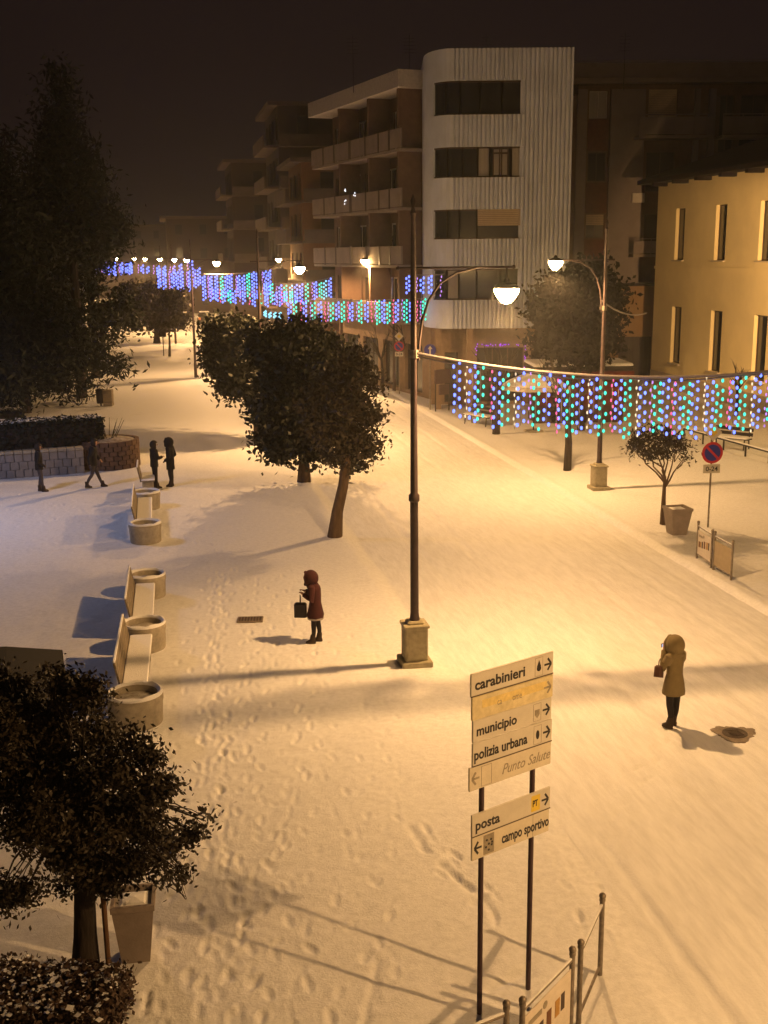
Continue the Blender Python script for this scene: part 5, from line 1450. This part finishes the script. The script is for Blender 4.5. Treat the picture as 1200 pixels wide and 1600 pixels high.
        if hood:       # soft trim round the opening, hood gathered on the shoulders, a lock of hair
            m = MB(); q = r * k
            m.tube([tuple(hc + Vector((math.cos(a) * q * .80, q * .70 + .006 * k * math.sin(5 * a), math.sin(a) * q * 1.02 - q * .10))) for a in [2 * PI * i / 18 for i in range(19)]], [.015 * k * random.uniform(.8, 1.3) for i in range(19)], 7); m.build('hood_trim', hm, t, smooth=True)
            m = MB(); m.loft([(0, hc.y - .02 * k, .79 * k, .095 * k, .070 * k), (0, hc.y - .022 * k, .815 * k, .098 * k, .078 * k), (0, hc.y - .02 * k, .845 * k, .080 * k, .072 * k), (0, hc.y - .01 * k, .86 * k, .06 * k, .06 * k)], 16); m.build('hood_fold', hm, t, smooth=True)
            m = MB(); m.ball(tuple(hc + Vector((-.03 * k, .045 * k, .02 * k))), .034 * k, 8, 1.4); m.build('hair', mat('dark_hair', (0.02, 0.014, 0.011), 0.7, var=0.3), t, smooth=True)
    if shoes:
        for s, (kn, an) in zip((-1, 1), legs):
            m = MB(); a = Vector(an)
            m.loft([((a.x + s * .006) * k, (a.y + .035) * k, max(-.004, (a.z - .045)) * k, .030 * k, .072 * k), ((a.x + s * .006) * k, (a.y + .032) * k, (a.z - .02) * k, .031 * k, .07 * k), (a.x * k, (a.y + .01) * k, (a.z + .012) * k, .028 * k, .04 * k), (a.x * k, a.y * k, (a.z + .075) * k, .031 * k, .034 * k), (a.x * k, a.y * k, (a.z + .08) * k, .026 * k, .03 * k)], 12)
            m.build('boot', shoes, t, smooth=True)
    return t, k
BEIGE = mat('beige_coat', (0.22, 0.17, 0.085), 0.85, var=0.2, scale=7, bump=0.3, bscale=20)
BLACKL = mat('black_leggings', (0.015, 0.012, 0.014), 0.8, var=0.2)
MAROON = mat('maroon_coat', (0.055, 0.014, 0.016), 0.85, var=0.3, scale=6, bump=0.3)
DARKC = mat('dark_jacket', (0.012, 0.011, 0.013), 0.85, var=0.3, scale=6, bump=0.3)
GREYT = mat('grey_trousers', (0.075, 0.065, 0.07), 0.85, var=0.3)
BOOTS = mat('boots', (0.04, 0.024, 0.016), 0.6, var=0.3)
stand = (((-.055, .004, .275), (-.05, -.01, .048)), ((.055, .004, .275), (.05, .0, .048)))
coat_long = [(0, 0, .385, .130, .112), (0, 0, .41, .131, .113), (0, 0, .50, .116, .10), (0, 0, .60, .094, .08), (0, 0, .66, .094, .078), (0, 0, .74, .108, .08), (0, 0, .795, .108, .07), (0, 0, .825, .065, .052), (0, 0, .845, .05, .045)]
# woman in the beige coat, lifting a phone to her face
t, k = person(G(1050, 1136, -0.055), math.radians(38), 'woman in hooded beige coat standing in the road, phone raised to her face', 1.69,
              (((-.052, .008, .275), (-.045, -.012, .048)), ((.055, .0, .275), (.042, .012, .048))), (((-.15, .04, .67), (-.055, .10, .85)), ((.155, .03, .67), (.07, .105, .80))), BLACKL, BEIGE, coat_long, hood=(BEIGE, .088), shoes=BOOTS)
m = MB(); m.bbox((-.02 * k, .145 * k, .885 * k), (.075 * k, .008 * k, .04 * k), 0.003); ph = m.build('phone', mat('phone_black', (0.02, 0.02, 0.022), 0.3)); ph.location = t.location; ph.rotation_euler = t.rotation_euler
tag(ph, 'phone held up by the woman in the beige coat', 'phone')
m = MB(); m.box((-.02 * k, .1392 * k, .885 * k), (.066 * k, .002 * k, .033 * k)); m.build('screen', glow('screen', (0.55, 0.65, 1.0), 0.9), ph)
BROWNB = mat('brown_bag', (0.10, 0.045, 0.03), 0.6, var=0.3)
def handbag(t, k, c, size, label, material, rzz=0.0, tilt=0.0, strap=None):
    b = thing('handbag', label, 'handbag', t.location, t.rotation_euler.z)
    M = Matrix.Translation([q * k for q in c]) @ Matrix.Rotation(rzz, 4, 'Z') @ Matrix.Rotation(tilt, 4, 'Y')
    m = MB(M); m.bbox((0, 0, 0), tuple(s * k for s in size), 0.03); m.build('bag_body', material, b)
    m = MB(M); w, h = size[0] * k * .32, size[2] * k
    m.tube([(-w, 0, h * .46), (-w * .9, 0, h * .85), (0, 0, h * 1.05), (w * .9, 0, h * .85), (w, 0, h * .46)], 0.009, 6); m.build('handle', material, b)
    return b
handbag(t, k, (-.165, .075, .645), (.20, .075, .125), 'brown handbag hanging from the bent arm of the woman in beige', BROWNB, 0.5, 0.35)
# woman in dark red, walking and looking down
t, k = person(G(494, 1004), math.radians(82), 'woman in hooded dark red coat standing on the trodden pavement', 1.60,
              (((-.05, .02, .275), (-.045, .03, .048)), ((.055, -.02, .275), (.055, -.04, .048))), (((-.14, .02, .64), (-.07, .14, .70)), ((.14, .02, .64), (.07, .15, .71))), BLACKL, MAROON,
              [(0, 0, .36, .118, .11), (0, 0, .40, .125, .118), (0, 0, .48, .115, .10), (0, 0, .58, .095, .08), (0, 0, .68, .10, .082), (0, 0, .76, .108, .08), (0, 0, .80, .10, .068), (0, 0, .83, .06, .05), (0, 0, .845, .05, .045)], hood=(MAROON, .088), shoes=BOOTS, lean=0.12)
m = MB(); m.loft([(0, 0, .345 * k, .119 * k, .111 * k), (0, 0, .365 * k, .124 * k, .115 * k), (0, 0, .372 * k, .119 * k, .111 * k)], 22); m.build('pale_hem', mat('pale_fur', (0.35, 0.32, 0.3), 0.9), t, smooth=True)
handbag(t, k, (-.03, .20, .47), (.09, .17, .20), 'dark handbag held in front by the woman in dark red', mat('black_bag', (0.02, 0.017, 0.02), 0.5), 0.1, 0.0)
# four dark figures on the far side of the square
jk = [(0, 0, .46, .098, .08), (0, 0, .50, .10, .082), (0, 0, .60, .095, .076), (0, 0, .70, .108, .08), (0, 0, .79, .108, .068), (0, 0, .825, .062, .05), (0, 0, .845, .05, .045)]
down = (((-.15, -.01, .63), (-.135, .04, .48)), ((.15, -.01, .63), (.135, .04, .48)))
pocket = (((-.165, -.04, .63), (-.10, .07, .55)), ((.165, -.04, .63), (.10, .07, .55)))
HAIRD = mat('dark_hair', (0.02, 0.014, 0.011), 0.7, var=0.3)
person(G(64, 768), math.radians(-70), 'man in dark jacket and grey trousers, nearest the picture edge', 1.76, (((-.05, .02, .275), (-.05, -.02, .048)), ((.05, .03, .28), (.05, .05, .048))), pocket, GREYT, DARKC, jk, hair=(HAIRD, .068), shoes=BOOTS)
person(G(148, 762), math.radians(-80), 'man in dark jacket striding in front of the brown flower bed end', 1.82, (((-.055, .07, .275), (-.055, .15, .05)), ((.055, -.03, .275), (.055, -.15, .06))), (((-.15, .05, .64), (-.13, .13, .55)), ((.15, -.06, .64), (.14, -.05, .49))), GREYT, DARKC, jk, hair=(HAIRD, .068), shoes=BOOTS, lean=0.12)
person(G(243, 763), math.radians(-60), 'dark figure standing closest to the benches, facing a companion', 1.76, (((-.05, .01, .275), (-.045, .0, .048)), ((.05, .01, .275), (.06, .02, .048))), (((-.15, .03, .64), (-.08, .14, .64)), ((.15, .03, .64), (.08, .14, .66))), BLACKL, DARKC, jk, hair=(HAIRD, .07), shoes=BOOTS)
person(G(268, 760), math.radians(80), 'dark hooded figure standing opposite its companion by the benches', 1.80, stand, pocket, BLACKL, DARKC, [(0, 0, .36, .10, .085)] + jk, hood=(DARKC, .082), shoes=BOOTS)

# ================================================================== THE AIR
hz_ = MB(); hz_.box((0, 420, 13.3), (1430, 980, 29.4))
hzo = hz_.build('haze', bpy.data.materials.new('night_air'))
hzo['kind'] = 'stuff'; hzo['label'] = 'thin frosty haze hanging in the lit street air'
nm = hzo.data.materials[0]; nm.use_nodes = True; nt = nm.node_tree; nt.nodes.clear()
ou = nt.nodes.new('ShaderNodeOutputMaterial'); pv = nt.nodes.new('ShaderNodeVolumePrincipled')
pv.inputs['Color'].default_value = (0.9, 0.9, 0.92, 1); pv.inputs['Density'].default_value = 0.0013; pv.inputs['Anisotropy'].default_value = 0.72
nt.links.new(pv.outputs[0], ou.inputs['Volume'])
